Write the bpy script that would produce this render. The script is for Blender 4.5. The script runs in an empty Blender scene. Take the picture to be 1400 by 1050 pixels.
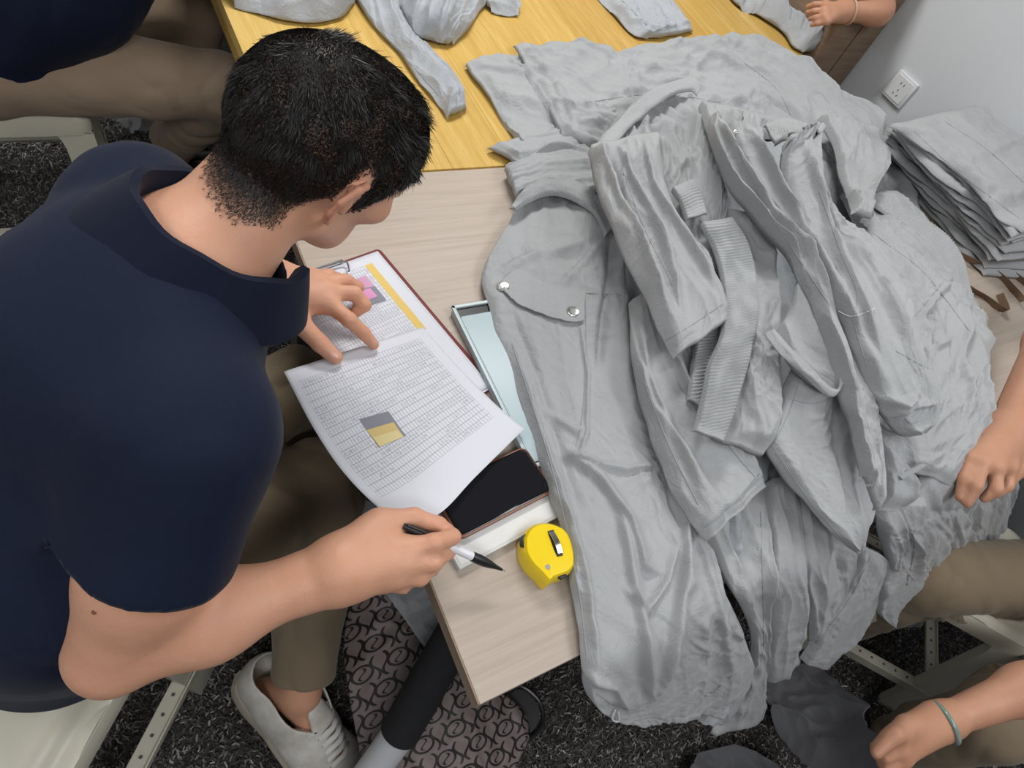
import bpy, bmesh, math, random, time
import numpy as np
from mathutils import Vector, Matrix

# ------------------------------------------------------------------ camera, light, exposure
SC = bpy.context.scene
COL = SC.collection
F = 900.0; CX = 700.0; CY = 525.0; CAMH = 1.55
_d1 = np.array([-234.0 - CX, -1282.0 - CY, F]); _d2 = np.array([2333.0 - CX, 129.0 - CY, F])
_Y = _d1 / np.linalg.norm(_d1); _X = _d2 - _Y * (_d2 @ _Y); _X /= np.linalg.norm(_X); _Z = np.cross(_X, _Y)
RW = np.array([_X, _Y, _Z])
CAM = np.array([0, 0, CAMH])
cam = bpy.data.cameras.new('camera'); camo = bpy.data.objects.new('camera', cam); COL.objects.link(camo)
cam.sensor_width = 36.0; cam.sensor_fit = 'HORIZONTAL'; cam.lens = F / 1400.0 * 36.0; cam.clip_start = 0.02
_m = Matrix.Identity(4)
for i in range(3):
    _m[i][0] = RW[i][0]; _m[i][1] = -RW[i][1]; _m[i][2] = -RW[i][2]; _m[i][3] = CAM[i]
camo.matrix_world = _m
SC.camera = camo
world = bpy.data.worlds.new('world'); SC.world = world; world.use_nodes = True
world.node_tree.nodes['Background'].inputs[0].default_value = (0.90, 0.93, 0.97, 1)
world.node_tree.nodes['Background'].inputs[1].default_value = 0.075
def area(name, loc, target, sx, sy, power, color):
    l = bpy.data.lights.new(name, 'AREA'); l.shape = 'RECTANGLE'; l.size = sx; l.size_y = sy; l.energy = power; l.color = color
    o = bpy.data.objects.new(name, l); COL.objects.link(o); o.location = loc
    o.rotation_euler = (Vector(target) - Vector(loc)).to_track_quat('-Z', 'Y').to_euler()
    return o
area('ceiling_light', (0.9, 1.9, 2.75), (0.9, 1.7, 0), 1.0, 0.4, 41, (1.0, 0.985, 0.96))
area('ceiling_light', (1.3, -0.6, 2.75), (1.2, -0.5, 0), 1.4, 0.7, 23, (0.97, 0.985, 1.0))
area('ceiling_light', (-1.4, 1.0, 2.75), (-1.2, 1.0, 0), 1.2, 0.6, 14, (0.98, 0.985, 1.0))
area('ceiling_light', (-0.5, -1.1, 2.75), (-0.3, -0.8, 0), 1.2, 0.6, 20, (0.98, 0.985, 1.0))
SC.view_settings.view_transform = 'Standard'; SC.view_settings.look = 'None'; SC.view_settings.gamma = 1.0
SC.view_settings.use_curve_mapping = False; SC.view_settings.exposure = 0.15

# ------------------------------------------------------------------ pixel rays of the surveyed photograph -> world points
def ray(px, py):
    return RW @ np.array([(px - CX) / F, (py - CY) / F, 1.0])
def PZ(px, py, z):
    r = ray(px, py); return CAM + r * ((z - CAMH) / r[2])
def PY(px, py, y):
    r = ray(px, py); return CAM + r * (y / r[1])
def PX(px, py, x):
    r = ray(px, py); return CAM + r * (x / r[0])
def proj(p):
    q = (np.asarray(p, float) - CAM) @ RW
    return np.stack([CX + F * q[..., 0] / q[..., 2], CY + F * q[..., 1] / q[..., 2]], -1)
def V(*a): return np.array(a, float)
def nrm(v):
    v = np.asarray(v, float); return v / (np.linalg.norm(v, axis=-1, keepdims=True) + 1e-12)
def sm(x, a, b):
    t = np.clip((x - a) / (b - a), 0, 1); return t * t * (3 - 2 * t)

# ------------------------------------------------------------------ numpy gradient noise
_rs = np.random.RandomState(7)
_perm = _rs.permutation(256); _perm = np.concatenate([_perm, _perm, _perm])
_ang = _rs.uniform(0, 2 * np.pi, 256); _g2 = np.stack([np.cos(_ang), np.sin(_ang)], -1)
_g3 = nrm(_rs.normal(size=(256, 3)))
def n2(x, y, s=0):
    x = np.asarray(x, float) + s * 17.31; y = np.asarray(y, float) + s * 9.17
    xi = np.floor(x).astype(int); yi = np.floor(y).astype(int); xf = x - xi; yf = y - yi
    u = xf * xf * xf * (xf * (xf * 6 - 15) + 10); v = yf * yf * yf * (yf * (yf * 6 - 15) + 10)
    def g(a, b):
        h = _perm[_perm[(xi + a) & 255] + ((yi + b) & 255)]; G = _g2[h]
        return G[..., 0] * (xf - a) + G[..., 1] * (yf - b)
    return ((g(0, 0) * (1 - u) + g(1, 0) * u) * (1 - v) + (g(0, 1) * (1 - u) + g(1, 1) * u) * v) * 1.5
def n3(p, s=0):
    p = np.asarray(p, float) + s * 13.7
    pi = np.floor(p).astype(int); pf = p - pi; w = pf * pf * pf * (pf * (pf * 6 - 15) + 10)
    out = 0
    for a in (0, 1):
        for b in (0, 1):
            for c in (0, 1):
                h = _perm[_perm[_perm[(pi[..., 0] + a) & 255] + ((pi[..., 1] + b) & 255)] + ((pi[..., 2] + c) & 255)]
                G = _g3[h]; d = pf - np.array([a, b, c])
                ww = (w[..., 0] if a else 1 - w[..., 0]) * (w[..., 1] if b else 1 - w[..., 1]) * (w[..., 2] if c else 1 - w[..., 2])
                out = out + ww * (G * d).sum(-1)
    return out * 1.5

# ------------------------------------------------------------------ objects
def tag(o, label=None, cat=None, group=None, kind=None):
    if label: o['label'] = label
    if cat: o['category'] = cat
    if group: o['group'] = group
    if kind: o['kind'] = kind
    return o
def link(name, me, parent=None):
    o = bpy.data.objects.new(name, me); COL.objects.link(o)
    if parent is not None:
        o.parent = parent; o.matrix_parent_inverse = wmat(parent).inverted()
    return o
def wmat(q):
    m = q.matrix_basis.copy()
    return m if q.parent is None else wmat(q.parent) @ q.matrix_parent_inverse @ m
def thing(name, label, cat, loc=(0, 0, 0), group=None):
    o = bpy.data.objects.new(name, None); COL.objects.link(o); o.location = tuple(loc); o.empty_display_size = 0.05
    tag(o, label, cat, group); return o
def mesh_obj(name, verts, faces, mat=None, parent=None, smooth=True, uv=None, attr=None):
    me = bpy.data.meshes.new(name)
    verts = np.asarray(verts, float)
    me.from_pydata(verts.tolist(), [], faces if isinstance(faces, list) else faces.tolist())
    if smooth: me.polygons.foreach_set('use_smooth', np.ones(len(me.polygons), bool))
    if uv is not None:
        l = me.uv_layers.new(name='UVMap'); idx = np.empty(len(me.loops), int); me.loops.foreach_get('vertex_index', idx)
        l.data.foreach_set('uv', np.asarray(uv, float)[idx].astype(np.float32).ravel())
    if attr is not None:
        for k, a in attr.items():
            at = me.attributes.new(k, 'FLOAT', 'POINT'); at.data.foreach_set('value', np.asarray(a, np.float32))
    me.update()
    o = link(name, me, parent)
    if mat: me.materials.append(mat)
    return o
class MB:
    """collects shapes into one mesh"""
    def __init__(s): s.v = []; s.f = []
    def add(s, v, f):
        o = len(s.v); s.v += [tuple(map(float, p)) for p in v]; s.f += [tuple(int(i) + o for i in q) for q in f]
    def box(s, lo, hi, M=None):
        x0, y0, z0 = lo; x1, y1, z1 = hi
        v = [(x0, y0, z0), (x1, y0, z0), (x1, y1, z0), (x0, y1, z0), (x0, y0, z1), (x1, y0, z1), (x1, y1, z1), (x0, y1, z1)]
        if M is not None: v = [tuple(M @ Vector(p)) for p in v]
        s.add(v, [(0, 3, 2, 1), (4, 5, 6, 7), (0, 1, 5, 4), (1, 2, 6, 5), (2, 3, 7, 6), (3, 0, 4, 7)])
    def prism(s, pts, z0, z1, M=None):
        n = len(pts); v = [(p[0], p[1], z0) for p in pts] + [(p[0], p[1], z1) for p in pts]
        if M is not None: v = [tuple(M @ Vector(p)) for p in v]
        s.add(v, [tuple(range(n))[::-1], tuple(range(n, 2 * n))] + [(i, (i + 1) % n, n + (i + 1) % n, n + i) for i in range(n)])
    def tube(s, pts, r, n=8, caps=True, flat=None):
        pts = np.asarray(pts, float); m = len(pts); rr = np.broadcast_to(np.asarray(r, float), (m,))
        t = nrm(np.gradient(pts, axis=0)); up = V(0, 0, 1) if abs(t[0][2]) < .9 else V(1, 0, 0)
        a = nrm(np.cross(up, t[0])); vs = []
        for i in range(m):
            a = nrm(a - t[i] * (a @ t[i])); b = np.cross(t[i], a)
            for k in range(n):
                an = 2 * math.pi * k / n
                vs.append(pts[i] + rr[i] * (math.cos(an) * a + math.sin(an) * b * (flat or 1)))
        fs = [(i * n + k, i * n + (k + 1) % n, (i + 1) * n + (k + 1) % n, (i + 1) * n + k) for i in range(m - 1) for k in range(n)]
        if caps: fs += [tuple(range(n))[::-1], tuple(range((m - 1) * n, m * n))]
        s.add(vs, fs)
    def strip(s, L, R, th, up=None):
        """thin closed strip between two polylines"""
        L = np.asarray(L, float); R = np.asarray(R, float); m = len(L)
        t = np.gradient((L + R) / 2, axis=0); n = nrm(np.cross(R - L, t))
        if up is not None:
            n = n * np.sign((n @ np.asarray(up, float)))[:, None]
        v = np.concatenate([L + n * th, R + n * th, R, L]); f = []
        for i in range(m - 1):
            for k in range(4):
                a = k * m + i; b = ((k + 1) % 4) * m + i; f.append((a, b, b + 1, a + 1))
        f += [(0, m, 2 * m, 3 * m), (m - 1, 4 * m - 1, 3 * m - 1, 2 * m - 1)]
        s.add(v, f)
    def build(s, name, mat=None, parent=None, smooth=False, bevel=0, seg=2, label=None):
        me = bpy.data.meshes.new(name); me.from_pydata(s.v, [], s.f)
        bm = bmesh.new(); bm.from_mesh(me); bmesh.ops.recalc_face_normals(bm, faces=bm.faces)
        if bevel:
            es = [e for e in bm.edges if e.is_manifold and e.calc_face_angle(0) > .6]
            bmesh.ops.bevel(bm, geom=es, offset=bevel, segments=seg, profile=.5, affect='EDGES', clamp_overlap=True)
        bm.to_mesh(me); bm.free()
        if smooth or bevel:
            for p in me.polygons: p.use_smooth = True
            me.set_sharp_from_angle(angle=math.radians(40))
        o = link(name, me, parent)
        if mat: me.materials.append(mat)
        if label: o['label'] = label
        return o
def crom(P, n):
    """catmull-rom through control rows, n samples; P (m,k)"""
    P = np.asarray(P, float); m = len(P)
    if m == 2:
        t = np.linspace(0, 1, n)[:, None]; return P[0] * (1 - t) + P[1] * t
    Q = np.vstack([2 * P[0] - P[1], P, 2 * P[-1] - P[-2]])
    d = np.linalg.norm(np.diff(P[:, :2], axis=0), axis=1) + 1e-6; c = np.concatenate([[0], np.cumsum(d)]); s = np.linspace(0, c[-1], n)
    i = np.clip(np.searchsorted(c, s, side='right') - 1, 0, m - 2); t = ((s - c[i]) / (c[i + 1] - c[i]))[:, None]
    p0, p1, p2, p3 = Q[i], Q[i + 1], Q[i + 2], Q[i + 3]
    return .5 * (2 * p1 + (p2 - p0) * t + (2 * p0 - 5 * p1 + 4 * p2 - p3) * t * t + (3 * p1 - p0 - 3 * p2 + p3) * t ** 3)

# ------------------------------------------------------------------ materials
def new_mat(name, color=(.8, .8, .8), rough=.6, metal=0, spec=.5, sss=0):
    m = bpy.data.materials.new(name); m.use_nodes = True; b = m.node_tree.nodes['Principled BSDF']
    b.inputs['Base Color'].default_value = (*color, 1); b.inputs['Roughness'].default_value = rough
    b.inputs['Metallic'].default_value = metal; b.inputs['Specular IOR Level'].default_value = spec
    if sss:
        b.inputs['Subsurface Weight'].default_value = sss; b.inputs['Subsurface Radius'].default_value = (.9, .35, .2); b.inputs['Subsurface Scale'].default_value = .008
    return m
class NT:
    def __init__(s, m): s.t = m.node_tree; s.b = s.t.nodes['Principled BSDF']
    def n(s, typ, **kw):
        nd = s.t.nodes.new(typ)
        for k, v in kw.items():
            if k.startswith('i_'): nd.inputs[k[2:].replace('_', ' ')].default_value = v
            else: setattr(nd, k, v)
        return nd
    def l(s, a, b): s.t.links.new(a, b)
    def math(s, op, a, b=None, c=None, clamp=False):
        nd = s.t.nodes.new('ShaderNodeMath'); nd.operation = op; nd.use_clamp = clamp
        for i, x in enumerate((a, b, c)):
            if x is None: continue
            if isinstance(x, (int, float)): nd.inputs[i].default_value = x
            else: s.l(x, nd.inputs[i])
        return nd.outputs[0]
    def mix(s, fac, a, b):
        nd = s.t.nodes.new('ShaderNodeMix'); nd.data_type = 'RGBA'
        for i, x in ((0, fac), (6, a), (7, b)):
            if isinstance(x, (int, float)): nd.inputs[i].default_value = x
            elif isinstance(x, tuple): nd.inputs[i].default_value = (*x, 1)
            else: s.l(x, nd.inputs[i])
        return nd.outputs[2]
    def ramp(s, fac, stops):
        nd = s.t.nodes.new('ShaderNodeValToRGB'); cr = nd.color_ramp
        while len(cr.elements) < len(stops): cr.elements.new(.5)
        for e, (p, c) in zip(cr.elements, stops): e.position = p; e.color = (*c, 1)
        s.l(fac, nd.inputs[0]); return nd.outputs[0]
    def coord(s, kind='Object', scale=(1, 1, 1), rot=(0, 0, 0)):
        tc = s.t.nodes.new('ShaderNodeTexCoord'); mp = s.t.nodes.new('ShaderNodeMapping'); mp.inputs['Scale'].default_value = scale; mp.inputs['Rotation'].default_value = rot
        s.l(tc.outputs[kind], mp.inputs[0]); return mp.outputs[0]
    def noise(s, vec, scale, detail=3, rough=.5, dist=0):
        nd = s.t.nodes.new('ShaderNodeTexNoise'); nd.inputs['Scale'].default_value = scale; nd.inputs['Detail'].default_value = detail
        nd.inputs['Roughness'].default_value = rough; nd.inputs['Distortion'].default_value = dist
        s.l(vec, nd.inputs['Vector']); return nd.outputs['Fac']
    def bump(s, h, strength=.3, dist=.002):
        nd = s.t.nodes.new('ShaderNodeBump'); nd.inputs['Strength'].default_value = strength; nd.inputs['Distance'].default_value = dist
        s.l(h, nd.inputs['Height']); s.l(nd.outputs[0], s.b.inputs['Normal']); return nd
    def color(s, c): s.l(c, s.b.inputs['Base Color'])

def cloth_mat(name, c1, c2, rough=.85, weave=1400, cr=38, crs=1.15, sheen=.15):
    m = new_mat(name, c1, rough, spec=.25); n = NT(m); v = n.coord('Object')
    a = n.noise(v, 6, 3); n.color(n.mix(n.ramp(a, [(.3, (0, 0, 0)), (.7, (1, 1, 1))]), c1, c2))
    w = n.noise(v, weave, 1); cc = n.noise(v, cr, 5, .62, 1.2)
    r = n.math('ABSOLUTE', n.math('SUBTRACT', cc, .5))
    h = n.math('ADD', n.math('MULTIPLY', r, -crs), n.math('MULTIPLY', w, .05)); n.bump(h, .55, .006)
    n.b.inputs['Sheen Weight'].default_value = sheen; n.b.inputs['Sheen Roughness'].default_value = .4
    return m
M_grey = cloth_mat('grey_cotton', (.352, .360, .366), (.388, .396, .402))
M_grey2 = cloth_mat('pale_grey_cotton', (.37, .39, .415), (.41, .43, .455))
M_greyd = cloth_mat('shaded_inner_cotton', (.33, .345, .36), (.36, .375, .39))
M_seam = new_mat('grey_seam_thread', (.30, .315, .33), .9)
M_dark = cloth_mat('dark_grey_cotton', (.105, .105, .115), (.13, .13, .14))
M_navy = cloth_mat('navy_pique', (.0045, .0085, .026), (.006, .011, .032), .8, 1800, 14, .25, .05)
M_navyd = cloth_mat('navy_rib', (.0035, .0065, .020), (.0045, .008, .024), .85, 1800, 20, .1, .05)
M_khaki = cloth_mat('khaki_twill', (.32, .235, .165), (.36, .27, .19), .85, 1600, 16, .3)
M_olive = cloth_mat('brown_twill', (.20, .155, .10), (.235, .18, .12), .85, 1600, 16, .3)
def skin_mat(name, c, c2, hairc=None):
    m = new_mat(name, c, .52, spec=.4, sss=.22); n = NT(m); v = n.coord('Object')
    a = n.noise(v, 18, 4); col = n.mix(n.ramp(a, [(.35, (0, 0, 0)), (.65, (1, 1, 1))]), c, c2)
    at = n.n('ShaderNodeAttribute', attribute_name='red'); col = n.mix(at.outputs['Fac'], col, (.50, .15, .10))
    at = n.n('ShaderNodeAttribute', attribute_name='hair'); hn = n.noise(v, 420, 2)
    f = n.math('MULTIPLY', at.outputs['Fac'], n.math('ADD', n.math('MULTIPLY', hn, .8), .6), clamp=True)
    col = n.mix(f, col, (.018, .014, .013)); n.color(col)
    h = n.math('ADD', n.noise(v, 260, 3), n.math('MULTIPLY', n.noise(v, 60, 3), 1.5)); n.bump(h, .26, .0014)
    return m
M_skin = skin_mat('skin', (.61, .315, .20), (.65, .345, .225))
M_skin2 = skin_mat('tanned_skin', (.47, .235, .145), (.51, .265, .165))
M_nail = new_mat('fingernail', (.62, .33, .25), .3)

# ------------------------------------------------------------------ implicit bodies (signed distance -> one continuous mesh)
class SDF:
    def __init__(s, k=.02): s.p = []; s.k = k; s.cut = []
    def rc(s, a, b, ra, rb, k=None, flat=None, clip=None):
        a = V(*a); b = V(*b); R = max(ra, rb) * (max(1.0, flat[1]) if flat else 1)
        s.p.append(('rc', a, b, ra, rb, k if k is not None else s.k, flat, np.minimum(a, b) - R, np.maximum(a, b) + R, clip)); return s
    def chain(s, pts, k=None, flat=None):
        for p, q in zip(pts[:-1], pts[1:]): s.rc(p[:3], q[:3], p[3], q[3], k, flat)
        return s
    def el(s, c, r, M=None, k=None):
        c = V(*c); r = V(*r); R = r.max(); M = np.eye(3) if M is None else np.asarray(M, float)
        s.p.append(('el', c, r, M, None, k if k is not None else s.k, None, c - R, c + R, None)); return s
    def dist(s, P, prims):
        d = None
        for q in prims:
            if q[0] == 'rc':
                _, a, b, ra, rb, k, fl, _, _, cl = q
                ba = b - a; L = ba @ ba + 1e-12; h = np.clip(((P - a) @ ba) / L, 0, 1); v = P - a - h[:, None] * ba
                if fl is not None:
                    n, f = fl; n = nrm(n); c = v @ n; v = v + (c * (1 / f - 1))[:, None] * n
                    di = (np.sqrt((v * v).sum(1)) - (ra + (rb - ra) * h)) * min(1, f)
                else: di = np.sqrt((v * v).sum(1)) - (ra + (rb - ra) * h)
            else:
                _, c, r, M, _, k, _, _, _, cl = q
                x = (P - c) @ M.T if not np.allclose(M, np.eye(3)) else P - c
                k0 = np.sqrt(((x / r) ** 2).sum(1)); k1 = np.sqrt(((x / r ** 2) ** 2).sum(1)) + 1e-9
                di = k0 * (k0 - 1) / k1
            if cl is not None: di = np.maximum(di, (P - cl[0]) @ cl[1])
            if d is None: d = di
            elif k < 0:
                h = np.clip(.5 - .5 * (d + di) / -k, 0, 1); d = d * (1 - h) - di * h + (-k) * h * (1 - h)
            else:
                h = np.maximum(k - np.abs(d - di), 0) / k; d = np.minimum(d, di) - h * h * k * .25
        return d
    def mesh(s, vox=.004, N=24):
        import openvdb
        lo = np.min([q[7] for q in s.p], 0) - .02; hi = np.max([q[8] for q in s.p], 0) + .02
        B = vox * N; bi0 = np.floor(lo / B).astype(int); bi1 = np.ceil(hi / B).astype(int)
        g = openvdb.FloatGrid(.1); idx = np.arange(N); cuts = s.cut
        I = np.stack(np.meshgrid(idx, idx, idx, indexing='ij'), -1).reshape(-1, 3)
        done = {}
        for bx in range(bi0[0], bi1[0]):
            for by in range(bi0[1], bi1[1]):
                for bz in range(bi0[2], bi1[2]):
                    b0 = np.array([bx, by, bz]) * B; b1 = b0 + B
                    pr = [q for q in s.p if np.all(q[7] - q[5] - .01 < b1) and np.all(q[8] + abs(q[5]) + .01 > b0)]
                    if not pr or all(q[5] < 0 for q in pr): continue
                    while pr and pr[0][5] < 0: pr = pr[1:]
                    c = ((b0 + b1) / 2)[None]; dc = s.dist(c, pr)[0]
                    for (n, o) in cuts: dc = max(dc, float((c[0] - o) @ n))
                    R = B * .87 * 1.6 + .01
                    o = (bx * N, by * N, bz * N)
                    if dc > R: continue
                    P = (I + np.array(o)) * vox
                    d = s.dist(P, pr)
                    for (n, oo) in cuts: d = np.maximum(d, (P - oo) @ n)
                    g.copyFromArray(np.clip(d, -.1, .1).reshape(N, N, N).astype(np.float32), ijk=o)
        pts, quads = g.convertToQuads(isovalue=0.0)
        return np.asarray(pts, float) * vox, np.asarray(quads)[:, ::-1]
def open_cap(v, f, planes, eps=.0032, rad=.13):
    """remove flat end caps lying on the given planes so the cloth is open there, and smooth the rim"""
    c = v[f].mean(1); n = nrm(np.cross(v[f[:, 2]] - v[f[:, 0]], v[f[:, 3]] - v[f[:, 1]])); keep = np.ones(len(f), bool)
    for (o, ax, r) in planes:
        on = (((c - o) @ ax) > -eps) & (np.abs(n @ ax) > .55) & (np.linalg.norm(c - o, axis=1) < r); keep &= ~on
    f2 = f[keep]; used = np.unique(f2); mp = -np.ones(len(v), int); mp[used] = np.arange(len(used)); v = v[used]; f2 = mp[f2]
    be = rim_edges(f2); rim = np.unique(be)
    for (o, ax, r) in planes:
        e = rim[(np.linalg.norm(v[rim] - o, axis=1) < r)]; v[e] -= ((v[e] - o) @ ax)[:, None] * ax
    return v, f2
def rim_edges(f):
    e = np.concatenate([f[:, [i, (i + 1) % 4]] for i in range(4)]); s = np.sort(e, 1); k = s[:, 0].astype(np.int64) * 10000000 + s[:, 1]
    u, inv, c = np.unique(k, return_inverse=True, return_counts=True); return s[c[inv] == 1]
def relax_rim(v, f, it=8):
    be = rim_edges(f)
    if not len(be): return v
    for _ in range(it):
        s = np.zeros_like(v); c = np.zeros(len(v)); 
        for a_, b_ in ((0, 1), (1, 0)): np.add.at(s, be[:, a_], v[be[:, b_]]); np.add.at(c, be[:, a_], 1)
        m = c > 0; v = v.copy(); v[m] = .5 * v[m] + .5 * s[m] / c[m][:, None]
    return v
def relax_cloth(v, f, it=3, lam=.4):
    rim = np.unique(rim_edges(f)); v = relax_rim(v, f, 10)
    for _ in range(it):
        w = relax(v, f, 1, lam); w[rim] = v[rim]; v = w
    return v
from mathutils.bvhtree import BVHTree
def bvh_of(o):
    M_ = wmat(o); return BVHTree.FromPolygons([tuple(M_ @ x.co) for x in o.data.vertices], [tuple(p.vertices) for p in o.data.polygons])
def on_px(bv, pts, n=None, lift=.0005):
    """points where the rays of photograph pixels meet a surface"""
    P = crom(np.array(pts, float), n) if n else np.array(pts, float); out = []
    for x, y in P:
        r = ray(x, y); h = bv.ray_cast(Vector(CAM), Vector(r / np.linalg.norm(r)))
        if h[0] is None:
            continue
        q = np.array(h[0]); nn = np.array(h[1]); nn = nn if nn @ (CAM - q) > 0 else -nn
        if out and np.linalg.norm(out[-1] - q) > .06: continue
        out.append(q + nn * lift)
    return out
def seam(o, bv, pts, r=.0011, mat=None, n=None, name='seam', lift=.0):
    L = sum(math.hypot(a[0] - b[0], a[1] - b[1]) for a, b in zip(pts[:-1], pts[1:]))
    P = on_px(bv, pts, n or max(6, int(L / 6)), lift)
    if len(P) < 3: return None
    b = MB(); b.tube(P, r, 5); return b.build(name, mat or M_seam, o, smooth=True)
def vnormals(v, f):
    n = np.zeros_like(v); a = v[f[:, 0]]; c = np.cross(v[f[:, 2]] - a, v[f[:, 3]] - v[f[:, 1]])
    for k in range(4): np.add.at(n, f[:, k], c)
    return nrm(n)
def relax(v, f, it=1, lam=.5):
    e = np.concatenate([f[:, [i, (i + 1) % 4]] for i in range(4)]); cnt = np.zeros(len(v)); np.add.at(cnt, e[:, 0], 1); np.add.at(cnt, e[:, 1], 1)
    for _ in range(it):
        s = np.zeros_like(v); np.add.at(s, e[:, 0], v[e[:, 1]]); np.add.at(s, e[:, 1], v[e[:, 0]]); v = v + lam * (s / np.maximum(cnt, 1)[:, None] - v)
    return v

def pxfold(v, pv, nv, pts, amp, w, w2=None):
    pts = np.array(pts, float); best = np.full(len(v), 1e9); sgn = np.ones(len(v)); tt = np.zeros(len(v))
    cum = np.concatenate([[0], np.cumsum(np.linalg.norm(np.diff(pts, axis=0), axis=1))])
    for i in range(len(pts) - 1):
        a, b_ = pts[i], pts[i + 1]; ba = b_ - a; h = np.clip(((pv - a) @ ba) / (ba @ ba), 0, 1); d = pv - a - h[:, None] * ba; dd = np.linalg.norm(d, axis=1)
        m_ = dd < best; best[m_] = dd[m_]; sgn[m_] = np.sign(ba[0] * d[m_, 1] - ba[1] * d[m_, 0]); tt[m_] = (cum[i] + h[m_] * math.sqrt(ba @ ba)) / cum[-1]
    ww = np.where(sgn > 0, w, w2 or w); fade = sm(tt, -.02, .18) * (1 - sm(tt, .8, 1.02))
    return amp * np.exp(-(best / ww) ** 2) * fade
# ------------------------------------------------------------------ setting
DZ = .75
m = new_mat('carpet_backing', (.055, .05, .05), .95, spec=.1); n = NT(m); v = n.coord('Object')
a = n.noise(v, 130, 4, .7); n.color(n.ramp(a, [(.35, (.035, .032, .031)), (.55, (.09, .083, .08)), (.72, (.22, .205, .195))])); n.bump(a, .9, .01)
b = MB(); b.box((-1.6, -1.6, -.02), (2.3, 3.6, 0)); tag(b.build('floor', m), kind='structure')
m = new_mat('white_wall_paint', (.60, .62, .64), .7, spec=.2); n = NT(m); n.bump(n.noise(n.coord('Object'), 90, 3), .05, .001)
M_wall = m
b = MB(); b.box((2.3, -1.6, 0), (2.4, 3.6, 2.8)); tag(b.build('wall_right', m), kind='structure')
b = MB(); b.box((2.285, -1.6, 0), (2.3, 3.6, .08)); tag(b.build('baseboard_right', new_mat('baseboard_paint', (.35, .33, .32), .6)), kind='structure')
b = MB(); b.box((-1.7, -1.6, 0), (-1.6, 3.6, 2.8)); tag(b.build('wall_left', m), kind='structure')
b = MB(); b.box((-1.6, 3.6, 0), (2.3, 3.7, 2.8)); tag(b.build('wall_back', m), kind='structure')
# carpet pile: short twisted fibres where the floor can be seen
rs = np.random.RandomState(3); NF = 150000
x = rs.uniform(-1.0, 2.2, NF * 2); y = rs.uniform(-1.0, 2.3, NF * 2)
pp = proj(np.stack([x, y, np.zeros_like(x)], -1)); ok = (pp[:, 0] > -80) & (pp[:, 0] < 1480) & (pp[:, 1] > -60) & (pp[:, 1] < 1120)
ok &= ~((x > .45) & (x < 2.0) & (y > .35) & (y < 2.2)); x = x[ok][:NF]; y = y[ok][:NF]; k = len(x)
an = rs.uniform(0, 6.283, k); le = rs.uniform(.006, .015, k); w = rs.uniform(.0010, .0019, k); h = rs.uniform(.003, .011, k); a2 = an + rs.uniform(-1.2, 1.2, k)
dx, dy = np.cos(an), np.sin(an); ex, ey = np.cos(a2), np.sin(a2)
p0 = np.stack([x, y, np.zeros(k)], -1); side = np.stack([-dy, dx, np.zeros(k)], -1) * w[:, None]
p1 = p0 + np.stack([dx * le * .5, dy * le * .5, h], -1); p2 = p1 + np.stack([ex * le * .6, ey * le * .6, h * .2 * rs.uniform(-1, 1, k)], -1); s2 = np.stack([-ey, ex, np.zeros(k)], -1) * w[:, None] * .7
vv = np.stack([p0 - side, p0 + side, p1 + side, p1 - side, p2 + s2, p2 - s2], 1).reshape(-1, 3)
bi = np.arange(k)[:, None] * 6; fc = np.concatenate([bi + [0, 1, 2, 3], bi + [3, 2, 4, 5]])
tone = np.repeat(rs.beta(1.1, 3.2, k), 6)
m = new_mat('carpet_fibre', (.1, .1, .1), .9, spec=.15); n = NT(m); at = n.n('ShaderNodeAttribute', attribute_name='tone')
n.color(n.ramp(at.outputs['Fac'], [(0, (.035, .032, .031)), (.3, (.12, .11, .105)), (1, (.62, .57, .53))]))
o = mesh_obj('carpet_pile', vv, fc, m, smooth=False, attr={'tone': tone})
tag(o, 'dark grey speckled carpet pile covering the floor', 'carpet', kind='stuff')

# front desk
def wood(name, c1, c2, c3, sc, along=(1, 1, 1), rough=.45, bands=1.0, fine=1.0):
    m = new_mat(name, c1, rough, spec=.35); n = NT(m); v = n.coord('Object', along)
    w = n.noise(v, sc, 6, .62, .25); f = n.noise(v, sc * 5.5, 3, .6)
    c = n.ramp(w, [(.28, c1), (.5, c2), (.74, c3)])
    c = n.mix(n.math('MULTIPLY', n.ramp(f, [(.42, (1, 1, 1)), (.6, (0, 0, 0))]), .38 * fine), c, c1); n.color(c)
    n.bump(f, .12, .0006); return m
M_desk = wood('oak_grey_laminate', (.40, .33, .27), (.46, .385, .32), (.505, .43, .365), 11, (.4, 12, 3), .5, fine=.6)
M_edge = wood('oak_edge_band', (.21, .15, .105), (.27, .20, .145), (.32, .24, .18), 10, (9, .6, 9), .5)
DX0, DX1, DY0, DY1 = .248, 2.06, .022, .892
t = thing('desk', 'light greige wood-grain desk in front, its left corner bare beside the tape measure', 'desk', ((DX0 + DX1) / 2, (DY0 + DY1) / 2, 0))
b = MB(); b.box((DX0, DY0, DZ - .028), (DX1, DY1, DZ)); b.build('desktop', M_desk, t, bevel=.0015)
b = MB(); b.box((DX0 - .002, DY0 + .001, DZ - .027), (DX0, DY1, DZ - .001)); b.build('edge_band', M_edge, t, label='brown edge band along the left end')
M_leg = new_mat('grey_steel_leg', (.10, .095, .09), .5, .3)
for lx in (DX0 + .10, DX1 - .10):
    for ly in (DY0 + .3, DY1 - .1):
        b = MB(); b.box((lx - .02, ly - .02, 0), (lx + .02, ly + .02, DZ - .028)); b.build('leg', M_leg, t, bevel=.003)
b = MB(); b.box((DX0 + .12, DY1 - .12, .45), (DX1 - .12, DY1 - .10, DZ - .028)); b.build('modesty_panel', M_edge, t)
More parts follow.
